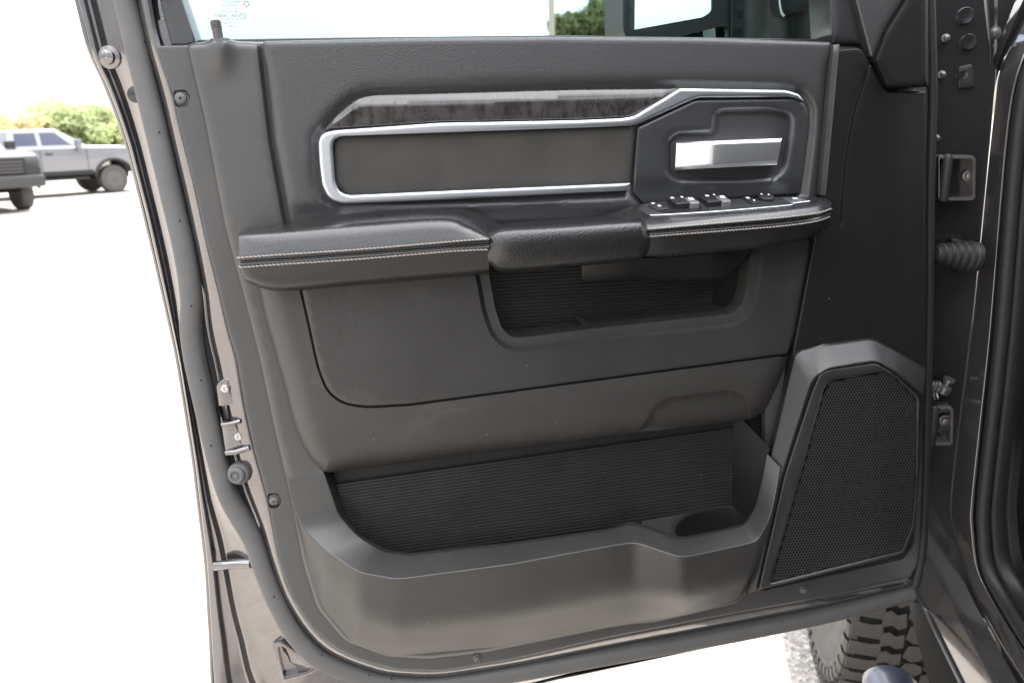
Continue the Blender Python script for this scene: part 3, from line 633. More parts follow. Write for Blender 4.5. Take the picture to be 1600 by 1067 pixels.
# the speaker basket showing faintly behind the mesh
relief('speaker_backing', GRL, .030, None, M['gap'], pod, back=.01, grid=20, extra=podw)
vs, fs = [], []
ccx, ccy = 1335, 710
for i in range(-4, 5):
    for j in range(-6, 7):
        x = ccx+(i+.5*(j % 2))*34; y = ccy+j*30-(x-ccx)*.085
        if ((x-ccx)/86)**2+((y-ccy)/112)**2 > 1: continue
        o = len(vs); dz = float(podw(np.array(x), np.array(y)))
        for r, dd in ((18, .004), (13.5, .004), (12, -.004)):
            for k in range(6):
                a = pi/6+k*pi/3; vs.append(D(x+r*cos(a)*1.0, y+r*sin(a)*1.05, .0335+dz+dd))
        for k in range(6):
            q = (k+1) % 6; fs += [(o+k, o+q, o+6+q, o+6+k), (o+6+k, o+6+q, o+12+q, o+12+k)]
mesh('speaker_guard', vs, fs, M['kick'], pod, 30)

# ---- window surround, glass, lock knob
relief('window_frame', fil([(212, -45), (246, 84), (300, 84), (268, -45)], 2), -.03, RD(2, .002), M['paint'], door, back=.07, grid=20, rings=(1, 2))
relief('rear_window_garnish', fil([(238, -45), (268, 71), (309, 72), (270, -45)], 2), -.016, RD(3, .004), M['bezel'], door, back=.05, grid=14, rings=(1, 2.5))
relief('window_pillar_trim', fil([(1292, -45), (1299, 69), (1342, 72), (1358, 92), (1330, -45)], 4), .006, RD(12, .012), M['bezel'], door, back=.05, grid=10, rings=(1, 3, 6, 11))
relief('pillar_trim', fil([(1322, -45), (1334, 0), (1358, 91, 4), (1367, 93, 3), (1383, 48), (1410, 6), (1436, -45)], 6), .022, RD(8, .01), M['soft'], door, back=.04, grid=9, rings=(1, 3, 6))
relief('mirror_sail_trim', fil([(1366, 95, 3), (1383, 50), (1411, 6), (1432, -45), (1450, -45), (1451, 136, 2), (1385, 138, 6)], 8), .03, RD(6, .007), M['kick'], door, back=.03, grid=11, rings=(1, 3, 6))
gl = mesh('window_glass', [D(x, y, -.052) for x, y in [(255, 110), (1330, 110), (1400, -60), (1150, -325), (980, -440), (620, -450), (300, -420), (205, -330), (228, -60)]], [tuple(range(9))], M['glass'], door, 0)
for nm, w0, rr, mm in (('window_frame_rail', -.06, .034, M['paint']), ('window_frame_trim', -.022, .026, M['bezel'])):
    sweep(nm, cr([D(x, y, w0) for x, y in [(240, -20), (222, -160), (206, -330), (300, -425), (620, -455), (980, -445), (1150, -330), (1290, -180), (1420, -30)]], 6), rr, mm, door, seg=10)
sweep('belt_seal', [D(x, y, -.044) for x, y in [(290, 71), (600, 66), (870, 63), (1310, 69)]], .006, M['black'], door, seg=8)
# lock knob: ribbed plastic rod
kb = D(342.5, 66, -.004); kt = D(336, 32, -.004); ax = kt-kb; Lk = ax.length
pr = [(.006, 0), (.0056, Lk*.55)]
for i in range(4): z0 = Lk*(.6+i*.09); pr += [(.0064, z0), (.0064, z0+Lk*.05), (.005, z0+Lk*.055), (.005, z0+Lk*.085)]
pr += [(.0058, Lk*.97), (.004, Lk), (0, Lk)]
lathe('lock_knob', pr, M['seal'], door, kb, ax, 16)
lathe('lock_knob_collar', [(.0125, -.006), (.0115, .0), (.009, .0015), (.0065, .0015)], M['trim'], door, D(345, 62, -.004), (0, 0, 1), 24)
# etched glass marking: five-pointed star in a pentagon, mirrored maker's lines
def gp(x, y): return D(x, y, -.0512)
vs, fs = [], []
def addpoly(P):
    o = len(vs); vs.extend(gp(*p) for p in P); fs.append(tuple(range(o, o+len(P))))
sx, sy, sr = 384.8, 6.5, 5.6
for k in range(5):                                    # five dark wedges leave a clear star in a pentagon
    a0 = -pi/2+k*2*pi/5; a1 = a0+2*pi/5; am = (a0+a1)/2
    A = (sx+sr*cos(a0), sy+sr*sin(a0)); B = (sx+sr*cos(a1), sy+sr*sin(a1)); Cc = (sx+sr*.42*cos(am), sy+sr*.42*sin(am))
    t = .1
    addpoly([(A[0]*(1-t)+B[0]*t, A[1]*(1-t)+B[1]*t), (B[0]*(1-t)+A[0]*t, B[1]*(1-t)+A[1]*t), Cc])
mesh('star_emblem', vs, fs, M['ink'], gl, 0)
def text(name, body, px, py, size_px, parent, m, mirror=True):
    cu = bpy.data.curves.new(name, 'FONT'); cu.body = body; cu.size = size_px*.00104; cu.align_x = 'LEFT'; cu.resolution_u = 2
    o = bpy.data.objects.new(name, cu); COL.objects.link(o)
    dg = bpy.context.evaluated_depsgraph_get(); me = bpy.data.meshes.new_from_object(o.evaluated_get(dg)); bpy.data.objects.remove(o); bpy.data.curves.remove(cu)
    c = gp(px, py)
    for v in me.vertices: v.co = c+Vector(((-v.co.x if mirror else v.co.x), 0, v.co.y))
    return link(name, me, m, parent)
for body, x, y, s in [('FREIGHT', 376, 6.2, 5.2), ('LAMINATED', 372, 11, 3.4), ('AS2', 371, 15, 3), ('M81 AS2 70%', 372, 20.5, 3.4), ('43R - 00083T', 372, 27.5, 5.), ('DOT 18 M2', 372, 32.4, 3.4), ('01 181', 362, 38.5, 3.2), ('E 0811', 367, 43, 3)]:
    text('glass_marking', body, x, y, s, gl, M['inkp'])
P = [gp(379.5+5.2*cos(a), 26+4.6*sin(a)) for a in np.linspace(0, 2*pi, 25)]
sweep('approval_ring', P, .00035, M['inkp'], gl, seg=4)
text('glass_marking', 'E2', 382.5, 27.8, 4, gl, M['inkp'])

# ---- latch, stopper and fixings on the shut face
relief('latch_plate', fil([(337, 600, 6), (352, 590), (364, 592), (380, 690), (386, 699), (352, 706), (345, 660)], 5, step=6), -.0215, RD(3, .003), M['paint'], door, back=.02, grid=7, rings=(1, 2.5),
       holes=[(fil([(341, 634), (368, 632, 3), (374, 655), (348, 660)], 2, step=5), None)])
lp = bpy.data.objects['latch_plate']
relief('latch_mouth', fil([(338, 628), (374, 628), (378, 664), (344, 666)], 2), -.038, None, M['gap'], lp, back=.004, grid=12)
loft('latch_claw', [[(346, 634, -.03), (354, 634, -.024)], [(350, 655, -.03), (357, 654, -.024)], [(352, 657, -.034), (360, 656, -.034)]], M['steel'], lp, k=2, straight=True)
sweep('latch_lip', [D(347, 663, -.02), D(360, 662, -.016), D(375, 658, -.018)], .0034, M['paint'], lp, seg=8)
sweep('latch_lip', [D(354, 707, -.024), D(368, 706, -.018), D(390, 699, -.016)], .0042, M['paint'], lp, seg=8)
for (x, y) in [(352, 607), (373, 682)]:
    lathe('latch_screw', [(.0055, -.002), (.0055, .001), (.004, .0016), (.0015, .0016), (0, .0006)], M['steel'], lp, D(x, y, -.021), NY, 14)
lathe('door_stop', [(.016, -.012), (.016, .002), (.0145, .006), (.012, .007), (.0115, .012), (.0095, .014), (.007, .014), (.0065, .012), (.0035, .012), (.003, .0135), (0, .0135)], M['seal'], door, D(374, 739, -.026), (-.25, -1, .1), 26)
lathe('shut_bolt', [(.014, -.004), (.014, .001), (.009, .002), (.0085, .006), (.005, .0075), (.002, .0075), (0, .006)], M['paint'], door, D(171, 90, -.066), (-.3, -1, 0), 20)
lathe('shut_bolt', [(.010, -.004), (.010, .001), (.006, .002), (0, .002)], M['paintd'], door, D(211, 148, -.052), (-.3, -1, 0), 16)
lathe('drain_plug', [(.012, -.002), (.012, .0015), (.006, .002), (0, .002)], M['paint'], door, D(249, 16, -.03), (-.2, -1, 0), 16)
# pressed details: bead across the shut face and corner recess
sweep('pressed_bead', cr([D(337, 884, -.083), D(352, 882, -.074), D(374, 880, -.066), D(392, 880, -.06)], 4), .0072, M['paint'], door, seg=10)
relief('corner_recess', fil([(427, 1004, 5), (440, 1000, 6), (500, 1040, 6), (486, 1052, 5), (442, 1064, 5)], 5, step=7), -.0555, RD(3, .002), M['paint'], door, back=.012, grid=9, rings=(1, 2),
       holes=[(fil([(433, 1011), (440, 1008), (487, 1043), (480, 1049), (444, 1057)], 3, step=7), None)])
relief('recess_web', fil([(425, 1003), (440, 1000), (496, 1043), (442, 1062)], 3), -.064, None, M['paint'], bpy.data.objects['corner_recess'], back=.002, grid=14)
# hinge-side seal
sweep('hinge_seal', cr([D(x, y, -.012) for x, y in [(1452, -45), (1455, 60), (1457, 150), (1453, 300), (1452, 450), (1449, 600), (1446, 750), (1441, 860), (1430, 915)]], 5), .007, M['black'], door, seg=8)

# ------------------------------------------------------------------ side mirror outside the glass (turns with the door)
mir = relief('mirror_housing', fil([(972, -60), (972, 52, 12), (986, 74), (1142, 74), (1145, -60)], 8), -.20, RD(5, .008), M['black'], door, back=.09, grid=14, rings=(1, 2.5, 4.5),
       holes=[(fil([(984, -55), (984.5, 48, 6), (1100, 27), (1113, 18, 6), (1115, -55)], 4), None), (fil([(1042, 68), (1062, 58, 4), (1128, 41, 5), (1138, 43, 5), (1138, 69)], 3), None)])
M['mirror'] = mat('mirror_silver', (.86, .93, .93), .015, metal=1)
relief('mirror_glass', fil([(980, -58), (981, 51, 6), (1102, 30), (1117, 21, 6), (1118, -58)], 4), -.262, None, M['mirror'], mir, back=.004, grid=40, extra=lambda x, y: (x-980)*.00040+(y+60)*.00006)
relief('spot_mirror_glass', fil([(1038, 71), (1060, 55, 4), (1129, 38), (1141, 40), (1141, 72)], 4), -.206, lambda d, x, y: -.0006*((x-1100)/40)**2, M['mirror'], mir, back=.004, grid=10)
relief('mirror_arm', fil([(1140, -60), (1140, 76), (1320, 76), (1320, -60)], 4), -.16, RD(8, .01), mat('green_black_plastic', (.008, .0095, .009), .4, var=.1, vs=30), door, back=.07, grid=16, rings=(1, 3, 6),
       extra=lambda x, y: -.03*sm(x, 1215, 1160)+.012*np.sin(x/24))
relief('turn_lamp_bezel', fil([(1219, -60), (1218, 8), (1224, 25), (1290, 7), (1290, -60)], 7), -.128, RD(3, .004), M['black'], door, back=.03, grid=14, rings=(1, 2))
sweep('chrome_curve', cr([D(x, y, -.124) for x, y in [(1222, -50), (1218, -8), (1218.5, 8), (1221, 20), (1225, 26)]], 5), .0016, M['chrome'], door, seg=6)

# ------------------------------------------------------------------ the truck this door belongs to
BW = TX*TB.x+TF*TB.y
truck = thing('pickup_truck', 'dark grey pickup body at the right edge with door pillar, sill and front wheel', 'pickup truck', (BW.x, BW.y, 0), TA)
hq = DB+DU*D(1445, 500, -.03).x-DN*D(1445, 500, -.03).y
YP = hq.dot(TF)+.035                                  # face of the hinge pillar
def mpT(y0): return lambda px, py, h: T(px, py, y0-h)
FW = (0, .03, 0)
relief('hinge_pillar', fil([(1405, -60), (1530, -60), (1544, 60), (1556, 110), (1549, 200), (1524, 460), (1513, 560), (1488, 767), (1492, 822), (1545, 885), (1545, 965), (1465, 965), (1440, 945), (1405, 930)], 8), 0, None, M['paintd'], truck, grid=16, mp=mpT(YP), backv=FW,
       wall=True)
hpil = bpy.data.objects['hinge_pillar']
LR = [(1640, -60), (1600, 35), (1567, 104), (1551, 200), (1525, 460), (1513, 560), (1488, 767), (1490, 822), (1509, 881), (1530, 940), (1562, 1000), (1604, 1067), (1650, 1140)]
RR = [(1700, -60), (1645, 20), (1601, 92), (1577, 200), (1555, 460), (1546, 560), (1523, 774), (1522, 830), (1530, 889), (1555, 940), (1592, 1000), (1642, 1067), (1690, 1140)]
YL = [.06, .03, .0, 0, 0, 0, 0, -.002, -.012, -.06, -.15, -.27, -.40]
def TT(px, py, yy): return T(px, py, YP+yy)
loft('aperture_flange', [[(x-4, y, d+.02) for (x, y), d in zip(LR, YL)], [(x, y, d-.004) for (x, y), d in zip(LR, YL)], [(x-3, y, d-.04) for (x, y), d in zip(RR, YL)], [(x, y, d-.035) for (x, y), d in zip(RR, YL)], [(x+5, y, d-.01) for (x, y), d in zip(RR, YL)]],
     M['paint'], truck, k=7, rnd=[0, .003, .004, .002, 0], cap=False, mp=TT, ang=60)
sweep('aperture_seal', cr([TT(x+15, y, d-.05) for (x, y), d in zip(RR, YL)], 6), .0105, M['black'], truck, seg=10)
loft('inner_sill_trim', [[(x+22, y, d-.05) for (x, y), d in zip(RR, YL)], [(x+30, y, d-.06) for (x, y), d in zip(RR, YL)], [(x+52, y-6, d-.062) for (x, y), d in zip(RR, YL)], [(x+68, y-14, d-.03) for (x, y), d in zip(RR, YL)]], M['kick'], truck, k=6, rnd=[0, .006, .01, 0], cap=False, mp=TT, ang=60)
relief('kick_panel', fil([(1560, -60), (1900, -60), (1900, 1300), (1590, 1200), (1545, 880), (1545, 760)], 30), 0, None, M['kick'], truck, grid=40, mp=mpT(YP+.06), backv=FW)
# sill: lower lip, bright edge, flat step reflecting the lot, rise to the flange
zs = T(1437, 937, YP-.02).z+TB.z
def SL(px, py, z): return TZ(px, py, z)
loft('sill_lip', [[(1418, 936, zs-.105), (1434, 1002, zs-.11), (1452, 1067, zs-.115), (1480, 1160, zs-.115)],
                   [(1436, 936, zs-.051), (1464, 994, zs-.051), (1500, 1067, zs-.051), (1545, 1160, zs-.051)]], M['gap'], truck, k=5, cap=False, mp=SL)
loft('sill_step', [                   [(1436, 936, zs-.05), (1464, 994, zs-.05), (1500, 1067, zs-.05), (1545, 1160, zs-.05)],
                   [(1441, 936, zs-.045), (1469, 994, zs-.045), (1505, 1067, zs-.045), (1550, 1160, zs-.045)],
                   [(1474, 912, zs+.012), (1508, 975, zs+.014), (1556, 1067, zs+.014), (1604, 1160, zs+.014)],
                   [(1496, 885, zs+.03), (1527, 950, zs+.03), (1590, 1067, zs+.03), (1640, 1160, zs+.03)]], M['paint'], truck, k=5, rnd=[0, .004, .012, 0], cap=False, mp=SL, ang=60)
sweep('sill_edge_trim', cr([SL(x, y, zs-.046) for x, y in [(1437, 935), (1465, 994), (1501, 1067), (1546, 1160)]], 4), .003, M['chrome'], truck, seg=6)
# upper pillar: fender return, bright drip flange, fixings
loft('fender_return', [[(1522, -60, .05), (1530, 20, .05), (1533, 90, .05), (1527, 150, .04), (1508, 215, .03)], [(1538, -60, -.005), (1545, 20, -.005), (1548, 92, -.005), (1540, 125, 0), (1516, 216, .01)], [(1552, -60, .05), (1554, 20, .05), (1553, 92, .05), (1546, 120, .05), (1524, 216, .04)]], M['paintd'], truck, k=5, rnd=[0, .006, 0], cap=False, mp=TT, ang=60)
loft('drip_flange', [[(1620, -60, .02), (1588, -2, .02), (1566, 55, .02), (1548, 104, .02), (1534, 150, .03)], [(1634, -60, -.01), (1597, 4, -.01), (1575, 58, -.01), (1557, 106, -.0), (1540, 152, .02)]], M['paint'], truck, k=4, straight=True, cap=False, mp=TT)
relief('cowl_panel', fil([(1536, 20), (1552, 6), (1640, -60), (1700, -60), (1640, 20), (1600, 92), (1562, 108), (1540, 110)], 6), 0, None, M['paint'], truck, grid=18, mp=mpT(YP+.09), backv=FW, extra=lambda x, y: .012*np.sin(x/9+y/17))
for x, y, r, d in [(1553, 52, .007, .05), (1478, 60, .0042, 0), (1472, 117, .004, 0), (1464, 216, .0036, 0), (1548, 74, .004, .05)]:
    lathe('body_bolt', [(r*1.5, -.002), (r*1.5, .001), (r, .0015), (r*.95, .006), (r*.4, .0075), (0, .0075)], M['dsteel'], truck, TT(x, y, d-.004), (0, -1, 0), 12)
for x, y, r in [(1508, 25, .012), (1513, 66, .0115), (1504, 118, .007)]:
    lathe('body_plug', [(r, -.004), (r, .0015), (r*.9, .003), (r*.3, .0022), (0, .0022)], M['paintd'], truck, TT(x, y, -.002), (0, -1, 0), 24)
relief('wiring_cover', fil([(1497, 104), (1520, 100), (1523, 138), (1496, 140)], 5), 0, RD(3, .003), M['black'], truck, grid=10, mp=mpT(YP-.004), backv=(0, .01, 0), rings=(1, 2))
# hinges
def hinge(x0, y0, x1, y1, xb, yb):
    fr = fil([(x0, y0), (x1-5, y0), (x1, y0+5), (x1-1, y1-4), (x1-5, y1), (x0, y1)], 5, step=6)
    ho = fil([(x0+2, y0+5), (x1-7, y0+5), (x1-4.5, y0+9), (x1-5, y1-8), (x1-8, y1-5), (x0+2, y1-5)], 4, step=6)
    h = relief('hinge', fr, 0, RD(1.5, .0015), M['dsteel'], truck, grid=9, mp=mpT(YP-.03), backv=(0, .035, 0), holes=[(ho, None)], rings=(.8, 1.6))
    lathe('hinge_pin', [(.006, -.036), (.008, -.034), (.008, .030), (.006, .034), (.004, .036)], M['black'], h, TT(x0+11, (y0+y1)/2, -.026), (0, 0, 1), 14)
    lathe('hinge_bolt', [(.009, -.002), (.009, .002), (.006, .0025), (.0055, .008), (.0025, .009), (0, .009)], M['dsteel'], h, TT(xb, yb, -.006), (0, -1, 0), 12)
    return h
hinge(1466, 243, 1525, 314, 1513, 275)
h2 = hinge(1446, 634, 1490, 696, 1476, 656)
def coil(name, c, ax, r, n, pitch, wr, parent):
    ax = Vector(ax).normalized(); s = ax.orthogonal().normalized(); h = ax.cross(s)
    P = [c+s*r*cos(t)+h*r*sin(t)+ax*(t/(2*pi)*pitch) for t in np.linspace(0, 2*pi*n, int(14*n))]
    return sweep(name, P, wr, M['steel'], parent, seg=6)
coil('check_spring', TT(1450, 603, -.03), (1, 0, 0), .0085, 4, .0048, .0017, h2)
coil('check_spring', TT(1451, 619, -.03), (1, 0, .2), .0065, 3, .005, .0015, h2)
lathe('check_roller', [(.011, 0), (.011, .012), (.006, .014), (.006, .02), (.009, .021), (.009, .026), (0, .026)], M['dsteel'], h2, TT(1472, 612, -.02), (.3, -.2, 1), 16)
sweep('check_arm', [TT(1448, 622, -.03), TT(1462, 614, -.028), TT(1478, 600, -.02), TT(1484, 596, .0)], .0042, M['dsteel'], h2, seg=8)
# rubber wiring boot with its bellows
pb = []
for i in range(5): z0 = i*.0105; r0 = .0125+.0022*i; pb += [(r0, z0), (r0+.0035, z0+.002), (r0+.0035, z0+.006), (r0, z0+.008)]
lathe('wiring_boot', [(.009, -.004)]+pb+[(.0235, .053), (.0235, .06), (0, .06)], M['black'], truck, TT(1466, 396, -.055), (1, .25, -.14), 22)
relief('boot_flange', fil([(1486, 371), (1510, 377), (1516, 387), (1514, 424), (1506, 427), (1488, 415)], 5), 0, RD(2.5, .004), M['black'], truck, grid=8, mp=mpT(YP-.022), backv=(0, .02, 0), rings=(1, 2))
# ---- front wheel
RW = .43; WW = .29; WXC = -.012; WZ = .43
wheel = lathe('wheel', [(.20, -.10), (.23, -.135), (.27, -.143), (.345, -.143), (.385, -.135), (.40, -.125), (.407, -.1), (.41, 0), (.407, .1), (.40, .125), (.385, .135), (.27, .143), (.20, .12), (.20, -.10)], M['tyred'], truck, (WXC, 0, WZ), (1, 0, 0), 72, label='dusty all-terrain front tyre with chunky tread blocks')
lathe('rim', [(.0, -.06), (.06, -.08), (.07, -.075), (.09, -.05), (.19, -.09), (.215, -.13), (.22, -.135), (.225, -.13), (.205, .1)], M['dsteel'], wheel, (WXC, 0, WZ), (1, 0, 0), 48)
lathe('sidewall', [(.232, -.137), (.24, -.1465), (.262, -.1475), (.27, -.1455), (.30, -.149), (.335, -.1495), (.352, -.147), (.356, -.1505), (.366, -.1505), (.372, -.144), (.392, -.136)], M['tyre'], wheel, (WXC, 0, WZ), (1, 0, 0), 72)
def block(pts, d, jag):
    bm = bmesh.new(); top = [bm.verts.new((x*1.05, y*1.12, 0)) for x, y in pts]; f = bm.faces.new(top)
    bmesh.ops.inset_region(bm, faces=[f], thickness=.0015, depth=0); f.normal_update()
    r = bmesh.ops.extrude_face_region(bm, geom=[f]); 
    for v in [g for g in r['geom'] if isinstance(g, bmesh.types.BMVert)]: v.co.z += .0015
    for v in top: v.co.z -= .0005
    ed = [e for e in bm.edges if e.is_boundary]; r = bmesh.ops.extrude_edge_only(bm, edges=ed)
    for v in [g for g in r['geom'] if isinstance(g, bmesh.types.BMVert)]: v.co.z -= d; v.co.x *= 1.06; v.co.y *= 1.06
    bmesh.ops.recalc_face_normals(bm, faces=bm.faces)
    for v in bm.verts: v.co.z += RW-v.co.y**2/(2*RW)
    me = bpy.data.meshes.new('tread_block'); bm.to_mesh(me); bm.free(); me.materials.append(M['tyre']); return me
# tyre coords: x across, y round the circumference, z radial
hexa = block([(-.024, -.012), (-.006, -.024), (.012, -.021), (.025, -.006), (.022, .014), (.004, .024), (-.016, .02)], .014, 0)
hexb = block([(-.026, -.019), (-.004, -.012), (.010, -.022), (.026, -.014), (.024, .018), (.006, .012), (-.008, .022), (-.024, .014)], .014, 0)
shd = block([(-.036, -.017), (.030, -.023), (.036, -.006), (.030, .016), (.010, .013), (-.036, .019)], .02, 0)
lug = block([(-.012, -.014), (.012, -.016), (.012, .012), (-.012, .014)], .01, 0)
rowdef = [(-.112, shd, 0, 1, .004), (-.055, hexb, .4, 1, 0), (.0, hexa, .0, 1, 0), (.055, hexb, .6, -1, 0), (.112, shd, .5, -1, .004)]
nb = 46
for ox, me, ph, fl, dr in rowdef:
    for i in range(nb):
        o = bpy.data.objects.new('tread_block', me); COL.objects.link(o); o.parent = wheel
        a = (i+ph)*2*pi/nb
        Rm = Matrix.Rotation(a, 4, 'X') @ Matrix.Translation((ox, 0, -dr)) @ (Matrix.Identity(4) if fl > 0 else Matrix.Rotation(pi, 4, 'Z'))
        o.matrix_local = Matrix.Translation((WXC, 0, WZ)) @ Rm
lv, lf = [], []
for i in range(nb):
    a = (i+.5)*2*pi/nb; Rm = Matrix.Rotation(a, 4, 'X')
    for k, (p, q) in enumerate([((-.132, .405), (-.149, .395)), ((-.149, .395), (-.1505, .368))]):
        pass
    o = len(lv)
    for (xx, rr, hw) in [(-.128, .408, .021), (-.148, .402, .021), (-.153, .388, .019), (-.1525, .37, .014), (-.146, .366, .010)]:
        for s in (-1, 1): lv.append(Rm @ Vector((xx, s*hw, rr))+Vector((WXC, 0, WZ)))
    for j in range(4): lf.append((o+2*j, o+2*j+1, o+2*j+3, o+2*j+2))
mesh('shoulder_lugs', lv, lf, M['tyre'], wheel, 20, kind='stuff')
# ---- side step bar
e0 = TZ(1384, 1050, .52)
pth = [e0+Vector((0, .0, 0)), e0+Vector((0, -.006, 0)), e0+Vector((0, -.02, .0)), e0+Vector((0, -.05, 0)), e0+Vector((0, -.9, 0)), e0+Vector((0, -1.9, 0))]
sweep('side_step', pth, [.018, .035, .048, .055, .055, .055], mat('blue_black_step_coating', (.022, .026, .04), .3, coat=.3, var=.2, vs=80), truck, seg=20, prof=[(cos(2*pi*i/20), .62*sin(2*pi*i/20)) for i in range(20)], ang=60)
# ---- the rest of the truck: it shades the door and is reflected in it
XS = T(1437, 937, YP-.02).x+.01
yB = .30-TB.y; yH = YP-TB.y; XF = XS+2.0
box('rear_body_side', (XS+.06, yB-.95, .98), (.12, 1.9, .72), M['body'], truck, .05)
box('bed', ((XS+XF)/2+.04, yB-2.95, 1.0), (1.96, 2.05, .8), M['body'], truck, .06)
box('cab_rear_wall', ((XS+XF)/2, yB-1.86, 1.35), (1.8, .08, 1.3), M['trim'], truck, .03)
box('centre_pillar', (XS+.10, yB-.08, 1.42), (.14, .2, 1.1), M['paintd'], truck, .04)
box('roof', ((XS+XF)/2+.05, (yB-1.9+yH-.35)/2, 1.99), (1.62, yH-.35-yB+1.9, .07), M['body'], truck, .03)
box('roof_rail', (XS+.2, (yB-1.9+yH-.35)/2, 1.93), (.12, yH-.35-yB+1.9, .09), M['body'], truck, .03)
box('rear_door_window', (XS+.15, yB-.95, 1.62), (.02, 1.6, .52), M['black'], truck, .005)
box('cab_floor', ((XS+XF)/2+.06, (yB-1.8+yH)/2, .80), (1.9, yH-yB+1.7, .06), M['black'], truck, .01)
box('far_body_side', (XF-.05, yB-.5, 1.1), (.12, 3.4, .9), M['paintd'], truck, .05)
box('far_window_blocker', (XF-.1, yB-.3, 1.66), (.02, 2.6, .56), M['black'], truck, .004)  # opaque plate added to stop light crossing the cab to the door
box('headliner', ((XS+XF)/2+.05, (yB-1.9+yH-.35)/2, 1.94), (1.5, yH-.45-yB+1.9, .03), M['panel'], truck, .01)
box('dashboard', ((XS+XF)/2+.1, yH+.05, 1.22), (1.7, .42, .42), M['panel'], truck, .08)
box('front_seat', (XS+.52, yB+.12, 1.12), (.56, .6, .22), M['arm'], truck, .08)
box('front_seat_back', (XS+.52, yB-.22, 1.5), (.56, .2, .76), M['arm'], truck, .08)
fz = box('fender', ((XS+XF)/2+.02, yH+1.12, 1.20), (2.0, 1.9, .34), M['body'], truck, .08)
box('front_clip', ((XS+XF)/2+.02, yH+2.25, 1.0), (1.96, .5, .75), M['paintd'], truck, .08)
box('inner_fender', (XS+.62, yH+.95, .85), (.5, 1.7, .5), M['gap'], truck, .04)

